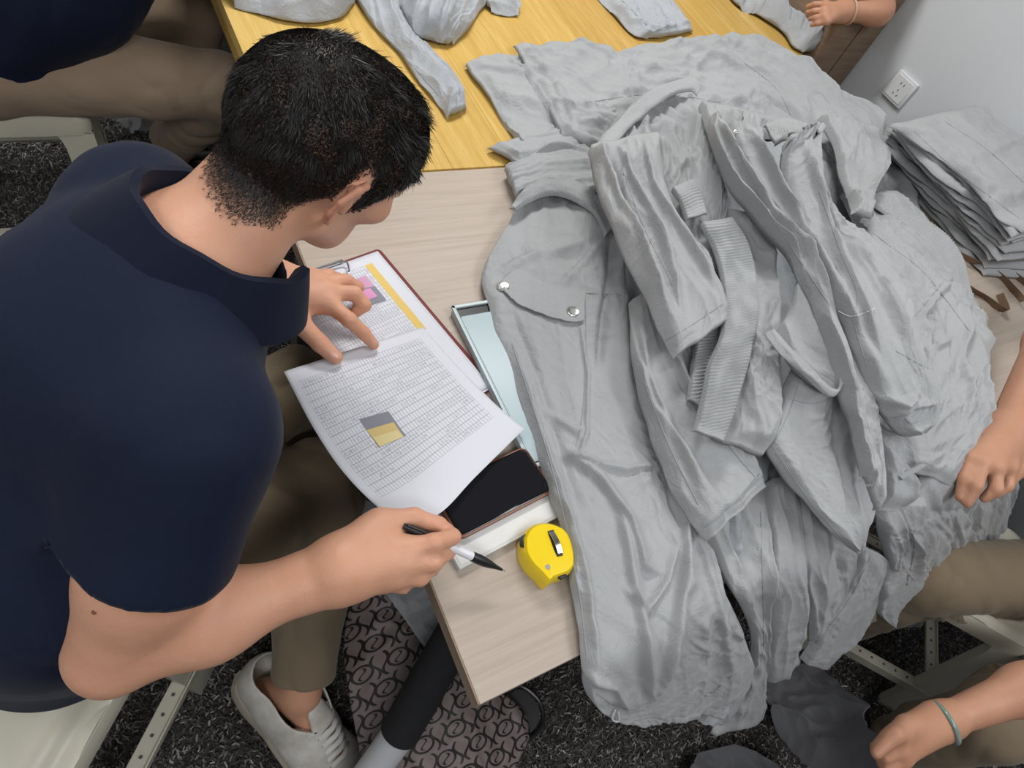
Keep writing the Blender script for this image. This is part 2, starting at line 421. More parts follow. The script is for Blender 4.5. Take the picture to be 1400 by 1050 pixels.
# far table of yellow pine planks
TZ = .75
M_pine = wood('yellow_pine', (.50, .305, .068), (.60, .385, .10), (.70, .49, .17), 7, (9, .5, 3), .38)
M_pine2 = wood('yellow_pine_light', (.54, .345, .08), (.63, .42, .125), (.72, .53, .21), 6, (8, .45, 3), .38)
M_pine3 = wood('yellow_pine_amber', (.46, .27, .055), (.56, .345, .085), (.66, .44, .14), 8, (10, .6, 3), .38)
YX0, YX1, YY0, YY1 = .287, 2.02, .897, 3.0
t = thing('table', 'yellow pine plank table beyond the desk with grey garments spread on it', 'table', ((YX0 + YX1) / 2, 2.0, 0))
rp = random.Random(5); xx = YX0; i = 0
while xx < YX1 - .01:
    w = rp.choice([.125, .14, .15]); x2 = min(xx + w, YX1)
    b = MB(); b.box((xx + .0001, YY0, TZ - .03), (x2 - .0001, YY1, TZ - .0002 * rp.random()))
    b.build('plank', rp.choice([M_pine, M_pine, M_pine2, M_pine3]), t, bevel=.0006, seg=1); xx = x2; i += 1
for xa in (YX0 + .01, YX1 - .03):
    b = MB(); b.box((xa, YY0 + .02, TZ - .09), (xa + .02, YY1, TZ - .0305)); b.build('apron', M_pine3, t)
for lx in (YX0 + .06, YX1 - .06):
    for ly in (YY0 + .06, YY1 - .06):
        b = MB(); b.box((lx - .025, ly - .025, 0), (lx + .025, ly + .025, TZ - .031)); b.build('leg', M_leg, t, bevel=.003)

# wall socket
t = thing('wall_socket', 'white five-hole power socket on the wall above the folded pile', 'socket', (2.3, 0, 0))
cx = PX(1231, 122, 2.296); yy, zz = cx[1], cx[2]
M_plate = new_mat('socket_plastic', (.70, .71, .72), .35); M_hole = new_mat('socket_hole', (.02, .02, .02), .6)
b = MB(); b.box((2.289, yy - .043, zz - .043), (2.3, yy + .043, zz + .043)); b.build('plate', M_plate, t, bevel=.003)
b = MB(); b.box((2.2875, yy - .034, zz - .034), (2.289, yy + .034, zz + .034)); b.build('face', M_plate, t, bevel=.0006, seg=1)
def slot(dy, dz, rot, w=.0022, h=.0065):
    b = MB(); M_ = Matrix.Translation((2.2873, yy + dy, zz + dz)) @ Matrix.Rotation(rot, 4, 'X'); b.box((-.0006, -w / 2, -h / 2), (.0006, w / 2, h / 2), M_); b.build('slot', M_hole, t)
slot(-.0065, .017, 0); slot(.0065, .017, 0); slot(0, -.004, 0); slot(-.008, -.018, .6); slot(.008, -.018, -.6)

# brown cartons between the far table and the wall
M_card = new_mat('brown_cardboard', (.235, .165, .115), .85, spec=.2); n = NT(M_card); v = n.coord('Object', (1, 1, 14))
n.color(n.ramp(n.noise(v, 5, 5, .65), [(.3, (.17, .118, .08)), (.7, (.25, .178, .125))])); n.bump(n.noise(v, 60, 2), .1, .001)
M_tape = new_mat('carton_tape', (.33, .25, .18), .3)
px_seam = PY(1160, 77, 1.32)
for k, (x0, x1, z0, z1) in enumerate([(2.06, 2.292, 0, .52), (2.06, 2.292, .522, 1.12)]):
    lab = ['brown cardboard carton on the floor between yellow table and wall, under another', 'brown cardboard carton against the wall, upper one behind the yellow table'][k]
    t = thing('cardboard_box', lab, 'box', ((x0 + x1) / 2, 1.5, z0))
    b = MB(); b.box((x0, 1.30, z0), (x1, 1.78, z1)); b.build('carton', M_card, t, bevel=.003)
    xm = (x0 + x1) / 2
    b = MB(); b.box((xm - .001, 1.2985, z0 + .02), (xm + .001, 1.30, z1 - .02)); b.build('seam', M_hole, t)
    b = MB(); b.box((x0 + .005, 1.2988, z1 - .10), (x1 - .005, 1.30, z1 - .05)); b.build('tape', M_tape, t)

# ------------------------------------------------------------------ plastic stools
M_stool = new_mat('cream_plastic', (.56, .53, .435), .33, spec=.5); n = NT(M_stool); n.bump(n.noise(n.coord('Object'), 220, 2), .04, .0005)
def rrect(hx, hy, r, n=6):
    P = []
    for (sx, sy, a0) in ((1, 1, 0), (-1, 1, 90), (-1, -1, 180), (1, -1, 270)):
        for k in range(n + 1):
            a = math.radians(a0 + 90 * k / n); P.append((sx * (hx - r) + r * math.cos(a), sy * (hy - r) + r * math.sin(a)))
    return P
def ring_loft(b, rings, close_top=True):
    n = len(rings[0]); v = [p for r in rings for p in r]; f = [(i * n + k, i * n + (k + 1) % n, (i + 1) * n + (k + 1) % n, (i + 1) * n + k) for i in range(len(rings) - 1) for k in range(n)]
    if close_top: f.append(tuple(range((len(rings) - 1) * n, len(rings) * n)))
    b.add(v, f)
def stool(x, y, rot, label, H=.45, group=None):
    t = thing('plastic_stool', label, 'stool', (x, y, 0), group)
    T = Matrix.Translation((x, y, 0)) @ Matrix.Rotation(rot, 4, 'Z'); tr = lambda p: tuple(T @ Vector(p))
    b = MB(); S = .150
    prof = [(S + .012, H - .052, .03), (S + .012, H - .02, .032), (S + .006, H - .006, .035), (S - .008, H, .035), (S - .022, H - .001, .034), (S - .028, H - .007, .034), (S - .05, H - .008, .03), (S - .056, H - .003, .03), (.03, H - .004, .02)]
    ring_loft(b, [[tr((px_, py_, z)) for (px_, py_) in rrect(h_, h_, r_)] for (h_, z, r_) in prof])
    b.build('seat', M_stool, t, smooth=True)
    # side panels with arched openings, splayed outward
    sp = .045
    for q in range(4):
        R = Matrix.Rotation(q * math.pi / 2, 4, 'Z'); TT = T @ R; b = MB(); W0 = S + .010
        def pt(u, z, off=0):  # u along side, z height, on the splayed face
            e = (H - .05 - z) / H * sp; return tuple(TT @ Vector((u * (1 + e / W0) if abs(u) > W0 * .6 else u, -(W0 + e) + off, z)))
        arch = [(math.cos(a) * .098, .10 + (H - .185) + math.sin(a) * .085) for a in np.linspace(0, math.pi, 15)]
        pin = [(.105, .0)] + [(.105, .06)] + arch + [(-.105, .06), (-.105, 0)]
        out = [(W0, 0), (W0, .06)] + [(W0 * (1 if i < 4 else math.cos(math.pi * (i - 3) / 8 * .5 + 0) if False else 1), (.1 + (H - .15) * min(1, i / 4))) if i < 5 else ((W0 * (1 - 2 * (i - 4) / 6.0)), H - .05) if i <= 10 else (-W0, .1 + (H - .15) * (14 - i) / 4.0) for i in range(15)] + [(-W0, .06), (-W0, 0)]
        n = len(pin); vs = [pt(u, z) for u, z in out] + [pt(u, z) for u, z in pin] + [pt(u, z, .022) for u, z in pin] + [pt(u, z, .006) for u, z in out]
        fs = []
        for i in range(n - 1):
            for a_, c_ in ((0, 1), (1, 2), (2, 3)): fs.append((a_ * n + i, a_ * n + i + 1, c_ * n + i + 1, c_ * n + i))
        b.add(vs, fs); b.build('leg', M_stool, t, smooth=True)
        # lower brace with its row of holes
        b = MB(); z = .13; e = (H - .05 - z) / H * sp; yb = -(W0 + e)
        b.box((-(W0 + e), yb - .002, z), ((W0 + e), yb + .028, z + .006), TT); b.box((-(W0 + e), yb - .004, z - .018), ((W0 + e), yb, z + .012), TT)
        br = b.build('brace', M_stool, t, bevel=.001, seg=1)
        b = MB()
        for i in range(9):
            u = (i - 4) * .034; c = TT @ Vector((u, yb + .014, z + .0065)); b.tube([c, c + Vector((0, 0, .0012))], .0032, 8)
        tag(b.build('brace_hole', M_leg, br, smooth=False), kind='stuff')
    return t
stool(-.277, .314, math.radians(50), 'cream plastic stool the man with the pen sits on')
stool(-.15, 1.63, 0.0, 'cream plastic stool under the seated worker at the top left')
stool(1.56, -.16, math.radians(40), 'cream plastic stool at the lower right below the draped pile')
# ------------------------------------------------------------------ garments heaped on the tables
MOUNDS = [(1.03, .60, .125, .22, .17), (.93, .27, .095, .20, .15), (1.30, .42, .085, .22, .20), (.70, .42, .018, .12, .2), (1.15, .10, .05, .3, .15)]
def HP(x, y):
    z = np.full(np.shape(x), DZ + .002)
    h = sum(a * np.exp(-((x - mx) / sx) ** 2 - ((y - my) / sy) ** 2) for mx, my, a, sx, sy in MOUNDS)
    d = DY0 - .022 - y; drop = 2.4 * (np.sqrt(d * d + .015 ** 2) + d) / 2
    over = sm(-y, .02, .18)
    return z + h * (1 - .2 * over) - drop
def HPLOW(x, y):
    d = DY0 - .022 - y; drop = 2.4 * (np.sqrt(d * d + .015 ** 2) + d) / 2
    h = sum(a * np.exp(-((x - mx) / sx) ** 2 - ((y - my) / sy) ** 2) for mx, my, a, sx, sy in MOUNDS)
    return DZ + .004 + .3 * h - drop
def hitHP(px, py, off, hp=None):
    hp = hp or HP; r = ray(px, py); t = np.linspace(.2, 2.4, 900); P = CAM + t[:, None] * r; g = P[:, 2] - hp(P[:, 0], P[:, 1]) - off
    i = np.where(g <= 0)[0]
    if not len(i): return P[-1]
    i = i[0]
    if i == 0: return P[0]
    a = g[i - 1] / (g[i - 1] - g[i] + 1e-12); return P[i - 1] * (1 - a) + P[i] * a
def hitgrid(PXY, off, hp):
    q = np.stack([(PXY[..., 0] - CX) / F, (PXY[..., 1] - CY) / F, np.ones(PXY.shape[:-1])], -1); r = q @ RW.T
    lo = (1.45 - CAMH) / r[..., 2]; hi = (.02 - CAMH) / r[..., 2]
    # coarse march to the first crossing, then bisect
    a, b_ = lo.copy(), hi.copy(); found = np.zeros(lo.shape, bool); prev = lo.copy()
    for k in range(1, 49):
        t = lo + (hi - lo) * k / 48.0; P = CAM + t[..., None] * r; g = P[..., 2] - hp(P[..., 0], P[..., 1]) - off
        n_ = (g <= 0) & ~found; a[n_] = prev[n_]; b_[n_] = t[n_]; found |= n_; prev = t
    for _ in range(18):
        m_ = (a + b_) / 2; P = CAM + m_[..., None] * r; g = P[..., 2] - hp(P[..., 0], P[..., 1]) - off; a = np.where(g > 0, m_, a); b_ = np.where(g > 0, b_, m_)
    return CAM + a[..., None] * r
def flatHP(z0):
    return lambda x, y: np.full(np.shape(x), z0)
FK = 1.5
def drape(name, rows, off=.03, nu=110, nv=60, folds=.009, fdir=0.0, ff=(1.6, 9.0), crumple=.0035, bulge=.014, edge=.006, thick=.012, seed=1, mat=None, parent=None, hp=None, px=(), hem=(0, 0), ribs=None, edr=None, pointed=0, gathers=None, sharp=1.0):
    """a cloth piece: rows of (left px, left py, right px, right py[, offset, offset]) laid over the heap"""
    hp = hp or HP; Ls, Rs = [], []
    for r in rows:
        ol = r[4] if len(r) > 4 else off; orr = r[5] if len(r) > 5 else ol
        ol, orr = [o_ * (1.0 + .38 * float(sm(o_, .035, .07))) for o_ in (ol, orr)]
        Ls.append([r[0], r[1], ol]); Rs.append([r[2], r[3], orr])
    bulge *= .5; thick *= .45; folds *= FK; crumple *= 1.0
    L = crom(Ls, nu); R = crom(Rs, nu); v = (1 - np.cos(np.linspace(0, 1, nv) * math.pi)) / 2 * .4 + np.linspace(0, 1, nv) * .6
    G = L[:, None, :] * (1 - v[None, :, None]) + R[:, None, :] * v[None, :, None]
    uu_ = np.linspace(0, 1, nu)[:, None] * np.ones((1, nv)); jx = 3.2 if not ribs else 1.2
    Lp = np.linalg.norm(np.diff(L[:, :2], axis=0), axis=1).sum() / 60.0
    G[..., 0] += jx * n2(uu_ * Lp * 1.3, v[None, :] * 3 + 0 * uu_, seed + 31); G[..., 1] += jx * n2(uu_ * Lp * 1.3 + 50, v[None, :] * 3 + 0 * uu_, seed + 32)
    P = hitgrid(G[..., :2], G[..., 2], hp)
    for _ in range(3):
        P[1:-1] = .5 * P[1:-1] + .25 * (P[2:] + P[:-2]); P[:, 1:-1] = .5 * P[:, 1:-1] + .25 * (P[:, 2:] + P[:, :-2])
    def gnorm(P):
        du = np.gradient(P, axis=0); dv = np.gradient(P, axis=1); n = nrm(np.cross(du, dv)); s = np.sign(((CAM - P) * n).sum(-1)); return n * s[..., None], du, dv
    N, du, dv = gnorm(P)
    lu = np.cumsum(np.linalg.norm(du, axis=-1), 0); lv = np.cumsum(np.linalg.norm(dv, axis=-1), 1); wmid = lv[:, -1:]
    s, t = lu, lv - wmid / 2
    e = np.minimum(v, 1 - v)[None, :] * 2 * np.ones_like(s)                         # 0 at the side edges
    er = (edr or .026) * (.30 + 1.3 * sm(n2(np.linspace(0, 1, nu)[:, None] * Lp * .8, 7.3 * np.ones((nu, 1)), seed + 41) + .0 * e, -.4, .5)) if not ribs else .010
    ed = np.clip(e * wmid / er, 0, 1); prof = 1 - (1 - ed) ** 2
    uu = np.linspace(0, 1, nu)[:, None]; ends = sm(uu * s.max(), 0, .03) * sm((1 - uu) * s.max(), 0, .03)
    c, sn = math.cos(fdir), math.sin(fdir); p = s * c + t * sn; q = -s * sn + t * c
    wq = q + .022 * n2(s * 5, t * 5, seed + 3); wp = p + .03 * n2(s * 4, t * 4, seed + 4)
    f1 = n2(wp * ff[0], wq * ff[1], seed); f2 = n2(wp * ff[0] * 1.7 + 3, wq * ff[1] * 2.1, seed + 1)
    r1 = 1 - np.sqrt(np.abs(f1) * 2.4 + .004); r2 = 1 - np.sqrt(np.abs(f2) * 2.2 + .01)
    ph = wq * ff[1] * .75 + 1.1 * n2(wp * ff[0] * .8, wq * ff[1] * .4, seed + 20); fr = ph - np.floor(ph); saw = fr * fr * (3 - 2 * fr) * (1 - sm(fr, .80, .98))
    msk = sm(n2(wp * ff[0] * .9 + 7, wq * ff[1] * .5, seed + 21), -.12, .35)
    D = folds * (r1 * .75 + .45 * f1 * 2 + r2 * .35 + saw * msk * 1.15)
    cp = np.stack([s, t, 0 * s], -1) * 26 + 1.3 * np.stack([n2(s * 9, t * 9, seed + 7), n2(s * 9, t * 9, seed + 8), 0 * s], -1)
    cr = 1 - np.abs(n2(cp[..., 0], cp[..., 1], seed + 9)) * 2.4; cr2 = 1 - np.abs(n2(cp[..., 0] * 2.3, cp[..., 1] * 2.3, seed + 10)) * 2.4
    amt = .35 + .9 * sm(n2(s * 6, t * 6, seed + 11), -.3, .5)
    ca = np.stack([s * 8 + t * 5, t * 11 - s * 4], -1) + .9 * np.stack([n2(s * 4, t * 4, seed + 51), n2(s * 4, t * 4, seed + 52)], -1); cr0 = 1 - np.abs(n2(ca[..., 0], ca[..., 1], seed + 53)) * 2.6
    D = D + crumple * (cr * .55 + cr2 * .3) * amt + crumple * 1.2 * cr0
    fadeb = .5 + .5 * prof
    D = D * fadeb
    if ribs:      # elastic gathers across the band
        D = D * .25 + ribs[1] * np.sin(s / ribs[0] * 2 * math.pi + 1.6 * n2(s * 40, t * 25, seed)) * (.6 + .4 * n2(s * 30, t * 60, seed + 2)) * sm(ed, .0, .5)
    if gathers:   # pleats running out of a sewn end
        g_ = np.exp(-uu * s.max() / gathers[2]) if gathers[3] == 0 else np.exp(-(1 - uu) * s.max() / gathers[2])
        D = D + gathers[1] * g_ * np.sin(t / gathers[0] * 2 * math.pi + 2.5 * n2(s * 14, t * 10, seed + 5))
    if not gathers: D = D * (.12 + .88 * ends)
    B0 = bulge * prof
    pp = proj(P)
    for cfg in px:
        pts, a_, w_ = cfg[0], cfg[1], cfg[2]; w2_ = cfg[3] if len(cfg) > 3 else None
        D = D + pxfold(P.reshape(-1, 3), pp.reshape(-1, 2), None, pts, a_ * 1.5, w_ * .85, w2_ and w2_ * .85).reshape(D.shape)
    top = P + N * (B0 + D - edge * (1 - prof) )[..., None]
    if hem[0]:    # stitched hem at the last end
        k = np.exp(-((1 - uu) * s.max() - hem[0]) ** 2 / (2 * .0016 ** 2)); top = top - N * (hem[1] * k)[..., None]
    bot = P + N * (np.minimum(B0 + D, .004) - thick * prof - edge * (1 - prof) - .0015)[..., None]
    nu_, nv_ = s.shape; V1 = top.reshape(-1, 3); V2 = bot.reshape(-1, 3); n_ = nu_ * nv_
    ii = np.arange(nu_ - 1)[:, None] * nv_ + np.arange(nv_ - 1)[None, :]; a = ii.ravel()
    F1 = np.stack([a, a + 1, a + nv_ + 1, a + nv_], 1); F2 = F1[:, ::-1] + n_
    e0 = np.arange(nu_ - 1) * nv_; e1 = e0 + nv_ - 1; b0 = np.arange(nv_ - 1); b1 = b0 + (nu_ - 1) * nv_
    S1 = np.stack([e0, e0 + nv_, e0 + nv_ + n_, e0 + n_], 1); S2 = np.stack([e1 + nv_, e1, e1 + n_, e1 + nv_ + n_], 1)
    S3 = np.stack([b0 + 1, b0, b0 + n_, b0 + 1 + n_], 1); S4 = np.stack([b1, b1 + 1, b1 + 1 + n_, b1 + n_], 1)
    Fs = np.concatenate([F1, F2, S1, S2, S3, S4])
    if N[0, 0] @ np.cross(top[1, 0] - top[0, 0], top[0, 1] - top[0, 0]) > 0: Fs = Fs[:, ::-1]
    o = mesh_obj(name, np.concatenate([V1, V2]), Fs, mat or M_grey, parent)
    o['_n'] = 0; del o['_n']
    return o
M_snap = new_mat('silver_snap', (.72, .72, .70), .25, .9); M_rose = new_mat('rose_gold_metal', (.62, .40, .32), .3, .9); M_cord = new_mat('pale_elastic_cord', (.62, .64, .66), .6)
def snap(parent, bv, x, y, r=.0095, name='snap_button', lift=.001):
    P = on_px(bv, [(x, y)]); 
    if not P: return
    c = P[0]; h = bv.ray_cast(Vector(CAM), Vector(nrm(ray(x, y)))); n = np.array(h[1]); n = n if n @ (CAM - c) > 0 else -n; n = nrm(n + V(0, 0, 1.5)); c = c + nrm(CAM - c) * lift
    b = MB(); a = nrm(np.cross(n, V(1, 0, 0))); bb = np.cross(n, a); k = 20
    prof = [(r * 1.0, -.002), (r, .0012), (r * .88, .0022), (r * .68, .0016), (r * .5, .0014), (r * .1, .0015)]
    vs = [c + n * h_ + (math.cos(2 * math.pi * i / k) * a + math.sin(2 * math.pi * i / k) * bb) * q for (q, h_) in prof for i in range(k)]
    fs = [(j * k + i, j * k + (i + 1) % k, (j + 1) * k + (i + 1) % k, (j + 1) * k + i) for j in range(len(prof) - 1) for i in range(k)] + [tuple(range((len(prof) - 1) * k, len(prof) * k))]
    b.add(vs, fs); return b.build(name, M_snap, parent, smooth=True)
def cord(parent, bv, pts, r=.0012, mat=None, name='drawcord', lift=.004):
    P = on_px(bv, pts, None, lift)
    if len(P) < 2: return
    b = MB(); b.tube(crom(P, 20), r, 6); return b.build(name, mat or M_cord, parent, smooth=True)
def toggle(parent, bv, a, b_, mat=None, r=.0024, name='cord_end', lift=.004):
    P = on_px(bv, [a, b_], None, lift)
    if len(P) < 2: return
    b = MB(); P = crom(P, 6); b.tube(P, [r * .8, r, r, r, r, r * .8], 8); return b.build(name, mat or M_rose, parent, smooth=True)
def trousers(label, pieces, group='grey trousers heaped on the desk'):
    """pieces: list of (part name, kwargs); the first one is the main cloth"""
    r0 = pieces[0][1]['rows'][0]; off = pieces[0][1].get('off', .03)
    mid = pieces[0][1]['rows'][len(pieces[0][1]['rows']) // 2]; c = hitHP((mid[0] + mid[2]) / 2, (mid[1] + mid[3]) / 2, 0, pieces[0][1].get('hp'))
    t = thing('trousers', label, 'trousers', c, group); outs = []
    for nm, kw in pieces:
        o = drape(nm, parent=t, **kw); outs.append(o)
    return t, outs
tg = time.time()
# 0 --- the lowest layers, seen between the others
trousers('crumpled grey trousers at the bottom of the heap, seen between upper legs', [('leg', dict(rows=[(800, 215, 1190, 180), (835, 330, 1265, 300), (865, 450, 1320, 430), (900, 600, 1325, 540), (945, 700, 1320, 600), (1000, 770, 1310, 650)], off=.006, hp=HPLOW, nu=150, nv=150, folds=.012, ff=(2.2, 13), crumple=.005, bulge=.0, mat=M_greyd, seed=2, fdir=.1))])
# 1 --- back layer spread on the far table
trousers('grey trousers spread flat on the yellow table, at the back edge of the heap', [
    ('leg', dict(rows=[(701, 61, 768, 186), (760, 63, 830, 205), (830, 70, 890, 215), (905, 61, 950, 200), (960, 53, 1005, 190), (1015, 53, 1050, 190), (1075, 75, 1095, 200), (1150, 130, 1145, 230), (1212, 172, 1172, 270)], off=.022, nu=220, nv=120, folds=.012, ff=(2.5, 9), crumple=.0055, bulge=.010, seed=5, fdir=.6,
        px=[([(720, 75), (745, 110), (765, 150), (790, 185)], .008, 3, 9), ([(790, 150), (850, 135), (920, 120), (985, 130)], .007, 4, 9), ([(905, 62), (960, 90), (1020, 120), (1080, 150)], .006, 4, 10), ([(760, 160), (840, 150), (900, 170)], .006, 3, 8), ([(860, 110), (900, 95), (960, 98)], .006, 5, 9), ([(1010, 60), (1060, 90), (1090, 130), (1100, 180)], .006, 4, 9)]))])
trousers('grey trouser leg poking out toward the head at the upper left of the heap', [
    ('leg', dict(rows=[(636, 87, 692, 168), (662, 76, 715, 200), (700, 76, 760, 208), (745, 90, 800, 215), (800, 120, 860, 225)], off=.010, nu=110, nv=80, folds=.009, crumple=.005, bulge=.007, seed=8, px=[([(692, 75), (712, 105), (740, 145), (768, 180)], .008, 2.5, 7), ([(700, 75), (725, 115), (750, 150), (775, 178)], -.006, 2.5, 4)]))])
trousers('grey trouser leg with a rolled hem where the two tables meet', [
    ('leg', dict(rows=[(667, 200, 712, 228), (700, 188, 740, 240), (740, 182, 790, 235), (800, 165, 840, 225), (850, 140, 900, 210)], off=.012, nu=80, nv=44, folds=.007, ff=(2, 18), crumple=.003, bulge=.008, seed=12))])
trousers('pleated bunched grey hem just above the ribbed front waistband', [
    ('leg', dict(rows=[(690, 232, 712, 282), (712, 220, 745, 272), (750, 205, 790, 262), (800, 195, 850, 262)], off=.018, nu=80, nv=50, folds=.010, ff=(2, 24), crumple=.003, bulge=.008, seed=14, gathers=(.012, .004, .05, 0)))])
_o = bpy.data.objects[[x.name for x in COL.objects if x.name.startswith('leg')][-1]]; bS = bvh_of(_o)
toggle(_o, bS, (694, 262), (703, 258), M_snap)
_o = [x for x in COL.objects if x.name.startswith('leg')][2]; bS = bvh_of(_o); toggle(_o, bS, (691, 77), (702, 75), M_snap); toggle(_o, bS, (648, 118), (658, 113), M_rose)
# 2 --- right side sheets
trousers('broad grey trousers draped over the right slope of the heap', [
    ('leg', dict(rows=[(1150, 268, 1225, 262), (1165, 300, 1262, 300), (1195, 360, 1300, 360), (1225, 430, 1334, 430), (1245, 500, 1343, 520), (1240, 570, 1345, 590), (1230, 640, 1310, 668)], off=.03, nu=180, nv=110, folds=.010, crumple=.0045, bulge=.012, seed=21, fdir=.3,
        px=[([(1168, 300), (1240, 350), (1280, 390), (1325, 450)], .009, 4, 12), ([(1240, 445), (1275, 400), (1290, 380)], .006, 3, 8), ([(1240, 450), (1270, 480), (1290, 470)], .006, 3, 8), ([(1285, 395), (1300, 460), (1310, 540), (1305, 600)], .009, 3, 10)]))])
trousers('grey trousers with gathered waist along the right rim of the heap', [
    ('waistband', dict(rows=[(1180, 270, 1205, 262), (1225, 300, 1245, 290), (1262, 330, 1290, 318), (1295, 375, 1318, 360), (1300, 420, 1330, 415)], off=.045, nu=160, nv=26, folds=.005, crumple=.003, bulge=.006, seed=23, ribs=(.008, .0018))),
    ('leg', dict(rows=[(1225, 300, 1262, 330), (1250, 340, 1300, 375), (1290, 400, 1336, 420), (1300, 450, 1338, 452), (1306, 480, 1322, 478)], off=.022, nu=60, nv=50, folds=.010, crumple=.005, seed=24, fdir=.8))])
trousers('grey trousers hanging nearest the bare right forearm', [
    ('leg', dict(rows=[(1300, 480, 1322, 478), (1300, 520, 1340, 520), (1290, 580, 1345, 560), (1265, 640, 1335, 640), (1235, 700, 1335, 700), (1215, 760, 1350, 760), (1250, 800, 1340, 790)], off=.018, nu=120, nv=70, folds=.009, ff=(1.2, 8), crumple=.003, bulge=.01, seed=26,
        px=[([(1320, 500), (1335, 560), (1320, 610)], .008, 3, 8)]))])
# 3 --- lower middle hanging pieces
trousers('grey trouser leg with a curled hem hanging lowest over the desk front', [
    ('leg', dict(rows=[(905, 560, 1040, 560), (915, 640, 1050, 640), (945, 715, 1052, 710), (990, 790, 1052, 790), (1025, 860, 1050, 870), (1022, 920, 1048, 925), (1005, 965, 1046, 965), (975, 1005, 1035, 985)], off=.012, nu=130, nv=50, folds=.009, ff=(1.2, 18), crumple=.003, seed=31, bulge=.008, hem=(.018, .002),
        px=[([(1045, 700), (1047, 800), (1048, 880), (1045, 950)], .006, 3, 5)]))])
trousers('grey trouser leg with a wide curled cuff showing behind the hem of the front pair', [
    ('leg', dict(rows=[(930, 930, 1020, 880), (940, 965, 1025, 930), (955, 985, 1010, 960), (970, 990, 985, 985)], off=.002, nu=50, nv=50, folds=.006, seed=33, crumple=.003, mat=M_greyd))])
for k, (rows, lab, sd) in enumerate([
    ([(1040, 660, 1085, 650), (1050, 740, 1100, 730), (1052, 820, 1105, 800), (1050, 880, 1100, 862), (1050, 935, 1098, 905)], 'grey trouser leg hanging straight down right of the curled hem', 41),
    ([(1075, 650, 1130, 640), (1090, 720, 1140, 720), (1100, 790, 1150, 780), (1105, 850, 1150, 830), (1108, 880, 1130, 862)], 'grey trouser leg hanging in the middle of the row over the desk front', 43),
    ([(1120, 690, 1175, 690), (1125, 760, 1165, 760), (1135, 800, 1160, 815), (1128, 862, 1140, 855)], 'narrow grey trouser leg hanging behind the diagonal one', 45),
    ([(1178, 745, 1222, 770), (1158, 790, 1205, 815), (1135, 835, 1182, 850), (1110, 875, 1155, 885), (1096, 903, 1130, 912)], 'plain grey trouser leg hanging diagonally toward the carpet, its end rounded', 47),
    ([(1195, 680, 1262, 680), (1205, 740, 1275, 740), (1212, 775, 1258, 780)], 'short grey trouser leg hanging below the folded flap, left of the drawcord', 49),
    ([(1235, 700, 1310, 690), (1222, 750, 1330, 740), (1200, 800, 1322, 790), (1195, 830, 1270, 835), (1215, 850, 1245, 852)], 'bagging grey trouser seat hanging above the stool leg', 51),
    ([(1310, 640, 1395, 640), (1318, 700, 1385, 700), (1325, 760, 1362, 755), (1335, 785, 1358, 780)], 'grey trouser leg hanging at the far right below the hand', 53)]):
    t, o = trousers(lab, [('leg', dict(rows=rows, off=[.016, .022, .018, .030, .034, .024, .03][k], nu=90, nv=60, folds=[.009, .009, .007, .004, .007, .009, .007][k], ff=(1.0, 8.5), crumple=.0022, bulge=[.010, .012, .008, .016, .014, .018, .012][k], seed=sd, hem=(.02, .0018)))])
    if k == 4: bD = bvh_of(o[0]); oD = o[0]
    if k == 5: bE = bvh_of(o[0]); oE = o[0]
# pale drawcord loop with a rose-gold end
cord(oE, bE, [(1246, 668), (1256, 682), (1270, 690), (1283, 688)], .0013); cord(oE, bE, [(1258, 665), (1268, 676), (1283, 682)], .0013); toggle(oE, bE, (1285, 676), (1284, 694))
# 4 --- middle heap
trousers('gathered grey trousers with the long ribbed waistband in the middle of the heap', [
    ('seat', dict(rows=[(985, 290, 1040, 300), (1010, 330, 1056, 342), (1020, 390, 1062, 400), (1015, 450, 1062, 460), (1000, 510, 1060, 520), (985, 560, 1060, 570), (975, 600, 1040, 625)], off=.062, nu=140, nv=70, folds=.010, ff=(9, 6), crumple=.006, bulge=.022, seed=61, fdir=1.3, gathers=None)),
    ('waistband', dict(rows=[(958, 305, 1004, 298), (978, 345, 1026, 337), (988, 400, 1038, 398), (986, 450, 1034, 458), (968, 500, 1020, 515), (958, 550, 1006, 562), (948, 588, 992, 604)], off=.086, nu=420, nv=30, folds=.006, crumple=.001, bulge=.007, seed=62, ribs=(.0058, .0028)))])
trousers('grey trousers under the elastic waistband, its own ribbed band half hidden', [
    ('waistband', dict(rows=[(948, 330, 975, 330), (955, 380, 985, 385), (955, 440, 990, 450), (945, 500, 975, 510), (940, 545, 965, 560)], off=.066, nu=320, nv=24, folds=.006, crumple=.001, bulge=.006, seed=64, ribs=(.006, .0026))),
    ('leg', dict(rows=[(900, 380, 965, 380), (910, 440, 960, 450), (920, 500, 955, 510), (930, 560, 965, 570)], off=.045, nu=60, nv=50, folds=.014, ff=(1.4, 22), crumple=.003, seed=65))])
